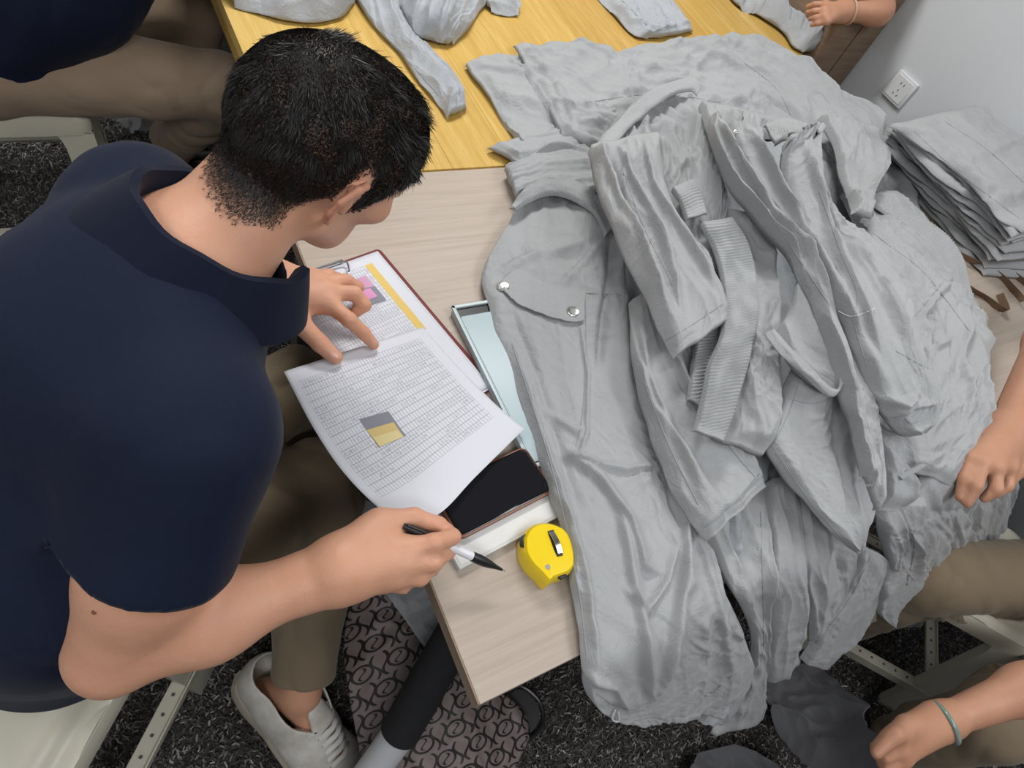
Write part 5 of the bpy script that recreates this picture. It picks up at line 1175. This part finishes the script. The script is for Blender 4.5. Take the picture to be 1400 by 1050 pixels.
def form_mat(name, cols, rows, x0, x1, y0, y1, extra=None):
    """flat print: a ruled form with small handwriting-like marks inside the given uv window"""
    m = new_mat(name, (.66, .67, .72), .75, spec=.2); n = NT(m); tc = n.n('ShaderNodeTexCoord'); sp = n.n('ShaderNodeSeparateXYZ'); n.l(tc.outputs['UV'], sp.inputs[0]); U, W = sp.outputs[0], sp.outputs[1]
    a = n.math('DIVIDE', n.math('SUBTRACT', U, x0), x1 - x0); b = n.math('DIVIDE', n.math('SUBTRACT', W, y0), y1 - y0)
    inside = n.math('MULTIPLY', n.math('MULTIPLY', n.math('GREATER_THAN', a, 0), n.math('LESS_THAN', a, 1)), n.math('MULTIPLY', n.math('GREATER_THAN', b, 0), n.math('LESS_THAN', b, 1)))
    def line(t, k, w):
        f = n.math('FRACT', n.math('MULTIPLY', t, k)); return n.math('MAXIMUM', n.math('LESS_THAN', f, w), n.math('GREATER_THAN', f, 1 - w))
    gl = n.math('MAXIMUM', n.math('MULTIPLY', line(a, cols, .08), .6), n.math('MULTIPLY', line(b, rows, .05), .62))
    cb = n.n('ShaderNodeCombineXYZ'); n.l(n.math('MULTIPLY', a, cols * 1.0), cb.inputs[0]); n.l(n.math('MULTIPLY', b, rows), cb.inputs[1])
    cell = n.n('ShaderNodeTexWhiteNoise'); fl = n.n('ShaderNodeVectorMath', operation='FLOOR'); n.l(cb.outputs[0], fl.inputs[0]); n.l(fl.outputs[0], cell.inputs['Vector'])
    cb2 = n.n('ShaderNodeCombineXYZ'); n.l(n.math('FLOOR', n.math('MULTIPLY', a, cols / 5.0)), cb2.inputs[0]); n.l(n.math('FLOOR', n.math('MULTIPLY', b, rows)), cb2.inputs[1]); c2 = n.n('ShaderNodeTexWhiteNoise'); n.l(cb2.outputs[0], c2.inputs['Vector'])
    scr = n.noise(cb.outputs[0], 2.6, 3, .8, 1.5); marks = n.math('MULTIPLY', n.math('GREATER_THAN', scr, .56), n.math('GREATER_THAN', c2.outputs[0], .55))
    fb = n.math('FRACT', n.math('MULTIPLY', b, rows)); mid = n.math('MULTIPLY', n.math('GREATER_THAN', fb, .25), n.math('LESS_THAN', fb, .75))
    ink = n.math('MULTIPLY', n.math('MAXIMUM', gl, n.math('MULTIPLY', n.math('MULTIPLY', marks, mid), .75)), inside)
    col = n.mix(ink, (.66, .67, .72), (.16, .16, .19))
    if extra:
        for (ex0, ex1, ey0, ey1, c_) in extra:
            k = n.math('MULTIPLY', n.math('MULTIPLY', n.math('GREATER_THAN', U, ex0), n.math('LESS_THAN', U, ex1)), n.math('MULTIPLY', n.math('GREATER_THAN', W, ey0), n.math('LESS_THAN', W, ey1)))
            nz = n.math('MULTIPLY', n.math('GREATER_THAN', scr, .60), .45)
            base = n.mix(nz, c_, (.25, .2, .12)); col = n.mix(k, col, base)
    n.color(col); return m
# clipboard: dark red board, wire clip and printed sheets
cz = DZ + .004
A, B, C_ = PZ(374, 392, cz), PZ(516, 342, cz), PZ(664, 549, cz)
ex = nrm(B - A); W_ = np.linalg.norm(B - A); ey = nrm((C_ - B) - ((C_ - B) @ ex) * ex); H_ = np.linalg.norm((C_ - B))
D_ = A + ey * H_; C_ = B + ey * H_
cb_ = thing('clipboard', 'dark red clipboard with a wire clip under the printed sheets, by the pointing hand', 'clipboard', (A + C_) / 2)
def rect_board(o, ex, ey, w, h, z0, z1, r, name, mat, parent, bevel=.001, label=None):
    M_ = Matrix.Identity(4); ez = V(0, 0, 1)
    for i in range(3): M_[i][0] = ex[i]; M_[i][1] = ey[i]; M_[i][2] = ez[i]; M_[i][3] = (o + ex * w / 2 + ey * h / 2)[i]
    M_[2][3] = 0
    b = MB(); b.prism(rrect(w / 2, h / 2, r), z0, z1, M_); return b.build(name, mat, parent, smooth=False, bevel=bevel, label=label)
M_red = new_mat('dark_red_board', (.16, .022, .022), .4)
rect_board(A - ex * .006 - ey * .003, ex, ey, W_ + .012, H_ * .97, DZ + .0005, DZ + .0035, .008, 'board', M_red, cb_)
for k in range(3):
    jx, jy = [(.0, .0), (-.003, .004), (.002, -.001)][k]; zz = DZ + .0042 + k * .0006
    rect_board(A + ex * (jx + .002) + ey * (.004 + jy), ex, ey, W_ - .006, H_ * .93, zz, zz + .0003, .0005, 'sheet', M_paper, cb_, bevel=0)
fm1 = form_mat('printed_form_photo', 26, 22, .10, .80, .06, .62, extra=[(.80, .875, .06, .56, (.72, .52, .16)), (.55, .74, .12, .30, (.60, .33, .48))])
def _z(u, v): return np.stack([0 * (u + v), 0 * (u + v), .0015 * np.sin(u * 3) * v], -1)
Aq, Bq = A + ex * .002 + ey * .004, A + ex * (W_ - .004) + ey * .004; Cq, Dq = Bq + ey * H_ * .93, Aq + ey * H_ * .93
for q in (Aq, Bq, Cq, Dq): q[2] = DZ + .0066
sh_ = quad_sheet('printed_sheet', (Aq, Bq, Cq, Dq), 24, 30, fm1, cb_, _z, .0003); sh_['label'] = 'printed form with a yellow column and a pink picture'
def patch(corn, mat, parent, z, name='printed_picture', label=None):
    b = MB(); P = [np.array([*c[:2], z]) for c in corn]; b.add([*P, *[p + V(0, 0, .0003) for p in P]], [(3, 2, 1, 0), (4, 5, 6, 7), (0, 1, 5, 4), (1, 2, 6, 5), (2, 3, 7, 6), (3, 0, 4, 7)])
    return b.build(name, mat, parent, label=label)
M_chrome = new_mat('chrome_wire', (.75, .75, .74), .18, 1); M_pink = new_mat('pink_print', (.66, .28, .50), .7); M_greyp = new_mat('grey_print', (.22, .22, .26), .7); M_tan = new_mat('tan_print', (.60, .45, .18), .7); M_tanl = new_mat('pale_tan_print', (.68, .57, .28), .7)
zc = DZ + .0084
patch([PZ(*p, zc) for p in ((488, 397), (512, 391), (528, 410), (502, 418))], M_greyp, cb_, zc, label='grey edged printed picture'); patch([PZ(*p, zc + .0003) for p in ((487, 399), (506, 394), (516, 405), (496, 413))], M_pink, cb_, zc + .0003, label='pink part of the printed picture')
w1 = [PZ(x, y, zz) for x, y, zz in ((402, 378, zc + .004), (430, 369, zc + .006), (470, 358, zc + .006), (477, 366, zc + .006), (476, 374, zc + .003), (464, 378, zc + .001))]
b = MB(); b.tube(crom(w1, 26), .0017, 8); b.build('wire_clip', M_chrome, cb_, smooth=True)
b = MB(); b.tube([PZ(402, 379, zc), PZ(468, 357, zc)], .0032, 8); b.build('clip_spring', M_chrome, cb_, smooth=True)
# loose curling sheet with the big form, its near corner lifted
q = [PZ(388, 508, DZ + .012), PZ(578, 447, DZ + .012), PZ(717, 586, DZ + .030), PZ(500, 680, DZ + .055)]
fm2 = form_mat('printed_measurement_form', 44, 17, .06, .93, .07, .70)
NEAR = PZ(601, 702, DZ + .035)
def lerp(a, b, t): return a * (1 - t) + b * t
nu, nv = 40, 44; P = np.zeros((nu, nv, 3)); UV = np.zeros((nu, nv, 2))
Lc = crom([[388, 508, .012], [430, 590, .016], [462, 640, .03], [503, 682, .045], [550, 722, .05]], nv); Rc = crom([[578, 447, .0105], [625, 500, .012], [668, 545, .018], [717, 586, .032]], nv)
for j in range(nv):
    t = j / (nv - 1)
    for i in range(nu):
        u = i / (nu - 1); x = lerp(Lc[j, 0], Rc[j, 0], u); y = lerp(Lc[j, 1], Rc[j, 1], u); z = lerp(Lc[j, 2], Rc[j, 2], u) - .006 * math.sin(math.pi * u) * t
        # lower edge runs from (601,702) up to (717,586)
        P[i, j] = (x, y, z); UV[i, j] = (u, t)
W3 = np.zeros_like(P)
low = crom([[548, 722], [601, 702], [650, 652], [717, 586]], nu)
for j in range(nv):
    t = j / (nv - 1)
    for i in range(nu):
        x, y, z = P[i, j]; k = t ** 3; u = i / (nu - 1)
        lx, ly = low[i]; x = x * (1 - k) + (lx) * k; y = y * (1 - k) + (ly) * k
        W3[i, j] = PZ(x, y, DZ + z)
n_ = nu * nv; a = (np.arange(nu - 1)[:, None] * nv + np.arange(nv - 1)[None, :]).ravel()
ls = mesh_obj('paper_sheet', W3.reshape(-1, 3), np.stack([a, a + nv, a + nv + 1, a + 1], 1), fm2, None, uv=UV.reshape(-1, 2)); md = ls.modifiers.new('thickness', 'SOLIDIFY'); md.thickness = .0003; md.offset = 0
tag(ls, 'loose white sheet with a ruled form and a small picture, curling over the desk edge', 'paper')
bS = bvh_of(ls)
def print_patch(parent, bv, corners, mat, name, lift=.0006, n=8, label=None):
    A_, B_, C2, D2 = [np.array(c, float) for c in corners]; pts = []
    for i in range(n):
        for j in range(n):
            u, w = i / (n - 1), j / (n - 1); pts.append((A_ * (1 - u) + B_ * u) * (1 - w) + (D2 * (1 - u) + C2 * u) * w)
    vs = []
    for x, y in pts:
        r = nrm(ray(x, y)); h = bv.ray_cast(Vector(CAM), Vector(r))
        if h[0] is None: return None
        vs.append(np.array(h[0]) - r * lift)
    fs = [(i * n + j, (i + 1) * n + j, (i + 1) * n + j + 1, i * n + j + 1) for i in range(n - 1) for j in range(n - 1)]
    b = MB(); b.add(vs, fs); o = b.build(name, mat, parent, smooth=True, label=label); return o
print_patch(ls, bS, [(491, 573), (531, 562), (555, 596), (518, 612)], M_greyp, 'printed_picture', .0005, label='small printed picture, dark above and tan below')
print_patch(ls, bS, [(501, 588), (538, 577), (552, 597), (519, 611)], M_tan, 'picture_tan_area', .0009)
print_patch(ls, bS, [(510, 598), (543, 588), (552, 597), (519, 611)], M_tanl, 'picture_pale_area', .0012)
# flat pale metal tray-like case
cz = DZ + .018
A, B, D_ = PZ(617, 417, cz), PZ(703, 403, cz), PZ(712, 596, cz)
exx = nrm(B - A); eyy = nrm(PZ(700, 580, cz) - PZ(619, 420, cz)); eyy = nrm(eyy - (eyy @ exx) * exx); 
M_silver = new_mat('pale_silver', (.46, .53, .54), .45, .1); M_glass = new_mat('pale_panel', (.40, .50, .53), .38, spec=.4); M_blk = new_mat('black_plastic', (.012, .012, .014), .35)
tb = thing('tablet_case', 'flat silver case with a pale shiny panel, half under the grey trousers', 'case', A)
wT, hT = .20, .30
rect_board(A, exx, eyy, wT, hT, DZ + .001, DZ + .012, .010, 'base', M_silver, tb, .002)
rect_board(A + exx * .006 + eyy * .006, exx, eyy, wT - .012, hT - .012, DZ + .012, DZ + .0125, .006, 'recess', M_blk, tb, 0)
rect_board(A + exx * .006 + eyy * .024, exx, eyy, wT - .012, hT - .032, DZ + .0125, DZ + .017, .004, 'panel', M_glass, tb, .001)
b = MB()
# raised rim
for (o_, w_, h_) in ((A, .006, hT), (A, wT, .006), (A + eyy * (hT - .006), wT, .006)): rect_board(o_, exx, eyy, w_, h_, DZ + .012, DZ + .0165, .002, 'rim', M_silver, tb, .0008)
# black phone with a brown case edge on a white box lid
z0 = DZ + .001
pA, pB = PZ(632, 781, z0 + .012), PZ(748, 722, z0 + .012)
e1_ = nrm(PZ(760, 712, z0) - PZ(632, 781, z0)); e2_ = nrm(np.cross(V(0, 0, 1), e1_))
wb_ = thing('box', 'flat white box lid under the phone at the desk corner', 'box', pA)
rect_board(PZ(628, 780, z0 + .006), e1_, e2_, .175, .085, z0, z0 + .010, .002, 'lid', new_mat('white_card', (.62, .62, .60), .6), wb_, .0008)
rect_board(PZ(628, 780, z0 + .006) + e1_ * .004 + e2_ * .004, e1_, e2_, .167, .077, z0 + .010, z0 + .0104, .002, 'lid_panel', new_mat('white_card_inset', (.68, .68, .665), .6), wb_, 0)
zp = z0 + .011
p1 = PZ(628, 739, zp + .008); e1_ = nrm(PZ(742, 680, zp) - PZ(634, 736, zp)); e2_ = nrm(np.cross(V(0, 0, 1), e1_))
ph_ = thing('phone', 'black phone in a brown case beside the white sheet', 'phone', p1)
rect_board(p1, e1_, e2_, .158, .078, zp, zp + .009, .012, 'phone_case', new_mat('brown_phone_case', (.20, .075, .04), .35), ph_, .002)
rect_board(p1 + e1_ * .003 + e2_ * .003, e1_, e2_, .152, .072, zp + .009, zp + .0104, .010, 'screen', new_mat('black_glass', (.006, .006, .008), .06, spec=.6), ph_, .0006)
rect_board(p1 + e1_ * .006 + e2_ * .006, e1_, e2_, .146, .066, zp + .0104, zp + .0106, .008, 'display', new_mat('dark_display', (.011, .011, .014), .12), ph_, 0)
# yellow tape measure
M_yel = new_mat('yellow_plastic', (.83, .60, .012), .28, spec=.5); M_bl2 = new_mat('black_rubber', (.015, .015, .016), .5)
tp = thing('tape_measure', 'yellow and black tape measure on the desk against the grey trousers', 'tape measure', PZ(748, 755, DZ))
to = PZ(752, 757, DZ + .036); 
# lies on its flat side, belt clip up: outline in the desk plane
out = [(716, 735), (722, 722), (733, 714), (748, 712), (764, 716), (776, 724), (785, 742), (788, 770), (780, 783), (768, 788), (757, 792), (752, 797), (740, 784), (727, 771), (718, 755)]
zt0, zt1 = DZ + .001, DZ + .036
cO = np.mean([PZ(*p, zt1)[:2] for p in out], 0)
oc = np.array([PZ(*p, zt1)[:2] for p in out]); n_o = len(oc)
oc = crom(np.vstack([oc, oc[:1]]), 61)[:-1]
def ringat(s_, z): return [(*(cO + (oc_ - cO) * s_), z) for oc_ in oc]
b = MB(); ring_loft(b, [ringat(.2, zt0), ringat(.93, zt0), ringat(.99, zt0 + .003), ringat(1.0, zt0 + .010), ringat(1.0, zt1 - .012), ringat(.96, zt1 - .004), ringat(.88, zt1), ringat(.3, zt1 + .001)]); b.build('case', M_yel, tp, smooth=True)
bt = bvh_of(bpy.data.objects['case'])
def raised(pts, z, h, name, mat, parent, bevel=.001):
    P = [PZ(*p, z + h) for p in pts]; b = MB(); n = len(P); b.add([V(p[0], p[1], z - .002) for p in P] + [V(p[0], p[1], z + h) for p in P], [tuple(range(n))[::-1], tuple(range(n, 2 * n))] + [(i, (i + 1) % n, n + (i + 1) % n, n + i) for i in range(n)])
    return b.build(name, mat, parent, bevel=bevel)
for seg in ([(714, 742), (713, 732), (720, 729), (728, 747), (725, 755), (719, 756)], [(721, 758), (727, 754), (736, 768), (733, 773), (728, 770)]):
    P = np.array(seg, float); raised([tuple(p) for p in P], zt1 - .014, .010, 'rubber_grip', M_bl2, tp, .0015)
raised([(749, 726), (757, 724), (765, 745), (770, 759), (762, 761), (757, 750)], zt1 + .001, .001, 'clip_recess', M_bl2, tp, .0005)
cl = [PZ(751, 728, zt1 + .004), PZ(758, 742, zt1 + .006), PZ(763, 757, zt1 + .004)]; cr_ = [PZ(757, 726, zt1 + .004), PZ(765, 741, zt1 + .006), PZ(769, 755, zt1 + .004)]
b = MB(); b.strip(crom(cl, 10), crom(cr_, 10), .0008, (0, 0, 1)); b.build('belt_clip', M_chrome, tp, smooth=True)
b = MB(); b.tube([PZ(749, 775, zt1 - .002), PZ(749, 775, zt1 + .002)], .0032, 12); b.build('screw', M_snap, tp, smooth=True)
raised([(741, 783), (753, 772), (757, 778), (748, 796), (744, 793)], DZ + .012, .006, 'blade_mouth', M_yel, tp, .001)
b = MB(); b.tube([PZ(747, 789, DZ + .016), PZ(745, 797, DZ + .012), PZ(746, 801, DZ + .008)], .0022, 6, flat=.5); b.build('end_hook', M_chrome, tp)
raised([(762, 788), (772, 783), (777, 787), (768, 792)], zt1 - .006, .003, 'lock_button', M_bl2, tp, .001)
# pen held in the right hand
pn = thing('pen', 'black and white ballpoint pen held in the right hand over the desk', 'pen', PZ(640, 758, .80))
p0, p1_ = PZ(552, 719, .833), PZ(691, 781, .785); ax = nrm(p1_ - p0); Ln = np.linalg.norm(p1_ - p0)
def seg(a, b_, r, name, mat): 
    bb = MB(); n_ = len(r); bb.tube([p0 + ax * (Ln * (a + (b_ - a) * i / (n_ - 1))) for i in range(n_)], r, 14); return bb.build(name, mat, pn, smooth=True)
M_wht = new_mat('white_plastic', (.74, .74, .78), .3)
seg(0, .30, [.0035, .0052, .0054, .0055, .0054], 'cap_end', M_blk); seg(.30, .66, [.0054, .0054, .0054], 'barrel', M_wht); seg(.655, .965, [.0060, .0064, .0062, .0048, .0028, .0016], 'grip', M_blk); seg(.96, 1.0, [.0013, .0006], 'tip', M_chrome)
sd_ = nrm(np.cross(ax, V(0, 0, 1))); b = MB(); b.tube([p0 + V(0, 0, .007) + ax * .004, p0 + V(0, 0, .0085) + ax * .02, p0 + V(0, 0, .0075) + ax * .042], .0018, 8); b.build('pocket_clip', M_blk, pn, smooth=True)
# brown paper straps near the folded stack
M_kraft = new_mat('brown_kraft_strip', (.17, .105, .062), .6)
for k, (pts, lab) in enumerate([([(1300, 338), (1330, 352), (1368, 372), (1392, 395), (1405, 410)], 'curled brown strip on the desk below the folded stack, the upper one'),
                               ([(1308, 352), (1322, 385), (1352, 405), (1380, 423), (1372, 400)], 'bent brown strip on the desk below the folded stack, the lower one'), ([(1375, 352), (1390, 372), (1412, 388)], 'short brown strip at the right frame edge below the folded stack')]):
    C0 = crom([PZ(x, y, DZ + .02 + .006 * math.sin(i * 2 + k)) for i, (x, y) in enumerate(pts)], 26); b = MB()
    b.strip(C0 + V(0, 0, .0), C0 + V(.002, .006, -.018), .0012); o = b.build('paper_strip', M_kraft, None, smooth=True); tag(o, lab, 'strip', 'brown strips on the desk')
# ------------------------------------------------------------------ things on the floor
def scroll_mat():
    m = new_mat('monogram_cloth', (.3, .25, .24), .6); n = NT(m); tc = n.n('ShaderNodeTexCoord'); sp = n.n('ShaderNodeSeparateXYZ'); n.l(tc.outputs['UV'], sp.inputs[0])
    U, W = n.math('MULTIPLY', sp.outputs[0], 7.0), n.math('MULTIPLY', sp.outputs[1], 13.0)
    row = n.math('FLOOR', W); u = n.math('ADD', U, n.math('MULTIPLY', n.math('MODULO', n.math('ABSOLUTE', row), 2.0), .5))
    fu = n.math('SUBTRACT', n.math('FRACT', u), .5); fv = n.math('SUBTRACT', n.math('FRACT', W), .5)
    d = n.math('SQRT', n.math('ADD', n.math('POWER', n.math('MULTIPLY', n.math('ABSOLUTE', fu), 2.2), 2.0), n.math('POWER', n.math('MULTIPLY', n.math('ABSOLUTE', fv), 1.9), 2.0)))
    r1 = n.math('LESS_THAN', n.math('ABSOLUTE', n.math('SUBTRACT', d, .62)), .085)
    # waving outline between the columns
    wv = n.math('ABSOLUTE', n.math('SUBTRACT', n.math('ABSOLUTE', fu), n.math('ADD', .36, n.math('MULTIPLY', n.math('SINE', n.math('MULTIPLY', W, 6.2832)), .10)))); r2 = n.math('LESS_THAN', wv, .045)
    # a curl like two facing hooks inside each oval
    s1 = n.math('ABSOLUTE', n.math('SUBTRACT', fu, n.math('MULTIPLY', n.math('SINE', n.math('MULTIPLY', fv, 12.0)), .10))); r3 = n.math('MULTIPLY', n.math('LESS_THAN', s1, .035), n.math('LESS_THAN', d, .45))
    k = n.math('MAXIMUM', n.math('MAXIMUM', r1, r2), r3); n.color(n.mix(k, (.205, .165, .155), (.014, .010, .010))); n.bump(k, .2, .001); return m
M_scroll = scroll_mat()
def floor_cloth(name, rows, z0, mat, seed, nu=90, nv=60, folds=.02, hfun=None, parent=None):
    L = crom([[r[0], r[1]] for r in rows], nu); R = crom([[r[2], r[3]] for r in rows], nu); v = np.linspace(0, 1, nv)[None, :, None]; G = L[:, None] * (1 - v) + R[:, None] * v
    z = (z0 if hfun is None else hfun(np.linspace(0, 1, nu)[:, None], np.linspace(0, 1, nv)[None, :])) * np.ones((nu, nv)); q = np.stack([(G[..., 0] - CX) / F, (G[..., 1] - CY) / F, np.ones((nu, nv))], -1) @ RW.T
    P = CAM + q * ((z - CAMH) / q[..., 2])[..., None]; x, y = P[..., 0] * 6, P[..., 1] * 6
    d = folds * (1 - np.sqrt(np.abs(n2(x, y, seed)) * 2.3 + .005)) + folds * .5 * n2(x * 2.2, y * 2.2, seed + 1) + folds * .25 * (1 - np.abs(n2(x * 4, y * 4, seed + 2)) * 2)
    P[..., 2] += d; UV = np.stack([P[..., 0] * 1.0, P[..., 1] * 1.0], -1); UV = np.stack([UV[..., 0] * 2.2, UV[..., 1] * 2.0], -1)
    a = (np.arange(nu - 1)[:, None] * nv + np.arange(nv - 1)[None, :]).ravel(); o = mesh_obj(name, P.reshape(-1, 3), np.stack([a, a + nv, a + nv + 1, a + 1], 1), mat, parent, uv=UV.reshape(-1, 2))
    md = o.modifiers.new('thickness', 'SOLIDIFY'); md.thickness = .002; md.offset = 0; return o
bg = thing('cloth_bag', 'pinkish grey cloth bag with a black scroll pattern under the desk corner', 'bag', PZ(600, 950, 0))
floor_cloth('bag_body', [(500, 790, 540, 790), (478, 830, 600, 870), (470, 880, 650, 930), (476, 950, 700, 960), (490, 1020, 722, 1000), (495, 1100, 700, 1060), (500, 1150, 690, 1130)], 0, M_scroll, 5, hfun=lambda u, v: .10 + .14 * (1 - u) + .05 * np.sin(v * 3.14), parent=bg)
b = MB(); P = [PZ(x, y, .14) for x, y in ((690, 955), (706, 942), (722, 945), (737, 965), (738, 990), (724, 1008), (706, 1005), (690, 985))]
b.add([*P, *[p - V(0, 0, .006) for p in P]], [tuple(range(8)), tuple(range(8, 16))[::-1]] + [(i, (i + 1) % 8, 8 + (i + 1) % 8, 8 + i) for i in range(8)]); b.build('sheer_panel', new_mat('grey_mesh', (.045, .042, .043), .7), bg)
b = MB(); P = crom([PZ(x, y, .146) for x, y in ((650, 958), (690, 948), (712, 938), (738, 960), (741, 990), (722, 1012), (700, 1020))], 40); b.tube(P, .005, 8); b.build('bag_piping', M_blk, bg, smooth=True)
# black roll with a white end leaning under the desk corner
rl = thing('fabric_roll', 'thick black roll with a white end leaning on the patterned bag under the desk', 'roll', PZ(560, 970, .15))
a_, c_ = PZ(622, 868, .44), PZ(545, 1004, .27); c2_ = PZ(505, 1060, .20)
b = MB(); b.tube([a_ + (a_ - c_) * .3, a_, a_ * .5 + c_ * .5, c_ - nrm(c_ - a_) * .004, c_], [.034, .034, .035, .035, .030], 28); b.build('sleeve', new_mat('black_felt', (.010, .010, .012), .85), rl, smooth=True)
b = MB(); b.tube([c_ - nrm(c_ - a_) * .002, c2_, c2_ + (c2_ - c_) * .6], [.0295, .0295, .029], 28); b.build('white_end', new_mat('white_tube', (.50, .50, .52), .5), rl, smooth=True)
# grey cloths and bags on the floor
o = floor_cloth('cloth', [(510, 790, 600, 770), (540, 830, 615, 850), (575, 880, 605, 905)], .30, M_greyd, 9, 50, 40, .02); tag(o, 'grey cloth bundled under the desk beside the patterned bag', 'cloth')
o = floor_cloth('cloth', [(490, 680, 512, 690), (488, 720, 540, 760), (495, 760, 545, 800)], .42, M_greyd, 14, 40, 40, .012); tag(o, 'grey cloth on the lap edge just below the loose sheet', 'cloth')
o = floor_cloth('trousers', [(1040, 918, 1110, 905), (1040, 960, 1155, 945), (1065, 1010, 1190, 1000), (1100, 1060, 1215, 1035), (1140, 1110, 1240, 1070)], .16, M_dark, 17, 110, 90, .035, hfun=lambda u, v: .10 + .38 * (u * v) ** 1.2); tag(o, 'dark charcoal trousers lifted from the carpet by the hand with the bangle', 'trousers')
o = floor_cloth('trousers', [(950, 1030, 1000, 1018), (935, 1060, 1060, 1045), (940, 1110, 1080, 1090)], .05, M_dark, 19, 50, 50, .02); tag(o, 'dark charcoal cloth lying on the carpet at the bottom edge of the frame', 'trousers')
o = floor_cloth('plastic_bag', [(112, 150, 150, 150), (125, 145, 190, 190), (170, 140, 235, 170), (200, 120, 240, 150)], .12, new_mat('crinkled_white_plastic', (.42, .43, .45), .35), 23, 70, 60, .05); tag(o, 'crinkled white plastic bag on the carpet behind the top left seated legs', 'bag')
o = floor_cloth('plastic_bag', [(1075, 60, 1132, 45), (1085, 70, 1130, 70), (1098, 84, 1122, 80)], .66, new_mat('thin_white_plastic', (.50, .50, .49), .35), 25, 40, 30, .02); tag(o, 'thin white plastic bag at the far table edge under the top right hand', 'bag')
# ------------------------------------------------------------------ stitched seams on the heaped garments
bpy.context.view_layer.update(); _dg = bpy.context.evaluated_depsgraph_get()
def auto_seam(pts, r=.0009):
    L = sum(math.hypot(a[0] - b[0], a[1] - b[1]) for a, b in zip(pts[:-1], pts[1:])); P = crom(np.array(pts, float), max(8, int(L / 5))); hits = []
    for x, y in P:
        rr = nrm(ray(x, y)); ok, loc, nn, _, ob, _ = SC.ray_cast(_dg, Vector(CAM), Vector(rr)); hits.append((ob.name if ok else None, np.array(loc)))
    names = [h[0] for h in hits if h[0] and h[0].split('.')[0] in ('leg', 'cloth', 'seat')]
    if not names: return
    best = max(set(names), key=names.count); run = [h[1] for h in hits if h[0] == best]
    if len(run) < 5: return
    o = bpy.data.objects[best]; b = MB(); b.tube(np.array(run), r, 5); b.build('seam', M_seam, o, smooth=True)
for pts in ([(1168, 300), (1215, 335), (1265, 375), (1325, 452)], [(1240, 445), (1268, 412), (1290, 385)], [(1225, 480), (1262, 500), (1310, 520)], [(900, 470), (940, 448), (988, 416)],
            [(880, 520), (915, 610), (955, 690)], [(962, 722), (1000, 690), (1038, 648)], [(1050, 600), (1100, 675), (1150, 735)], [(705, 75), (735, 130), (775, 185)], [(800, 140), (900, 128), (985, 140)],
            [(1010, 80), (1060, 120), (1085, 165)], [(1040, 700), (1043, 800), (1044, 900)], [(1230, 690), (1250, 740), (1240, 800)], [(1190, 760), (1160, 820), (1115, 880)], [(1250, 180), (1310, 235), (1395, 300)],
            [(1290, 165), (1350, 205), (1400, 250)], [(850, 230), (880, 310), (920, 390)], [(1005, 190), (1040, 270), (1090, 350), (1150, 440)], [(500, 30), (545, 70), (600, 130)], [(850, 0), (885, 35)], [(1105, 905), (1130, 905)]):
    auto_seam(pts)
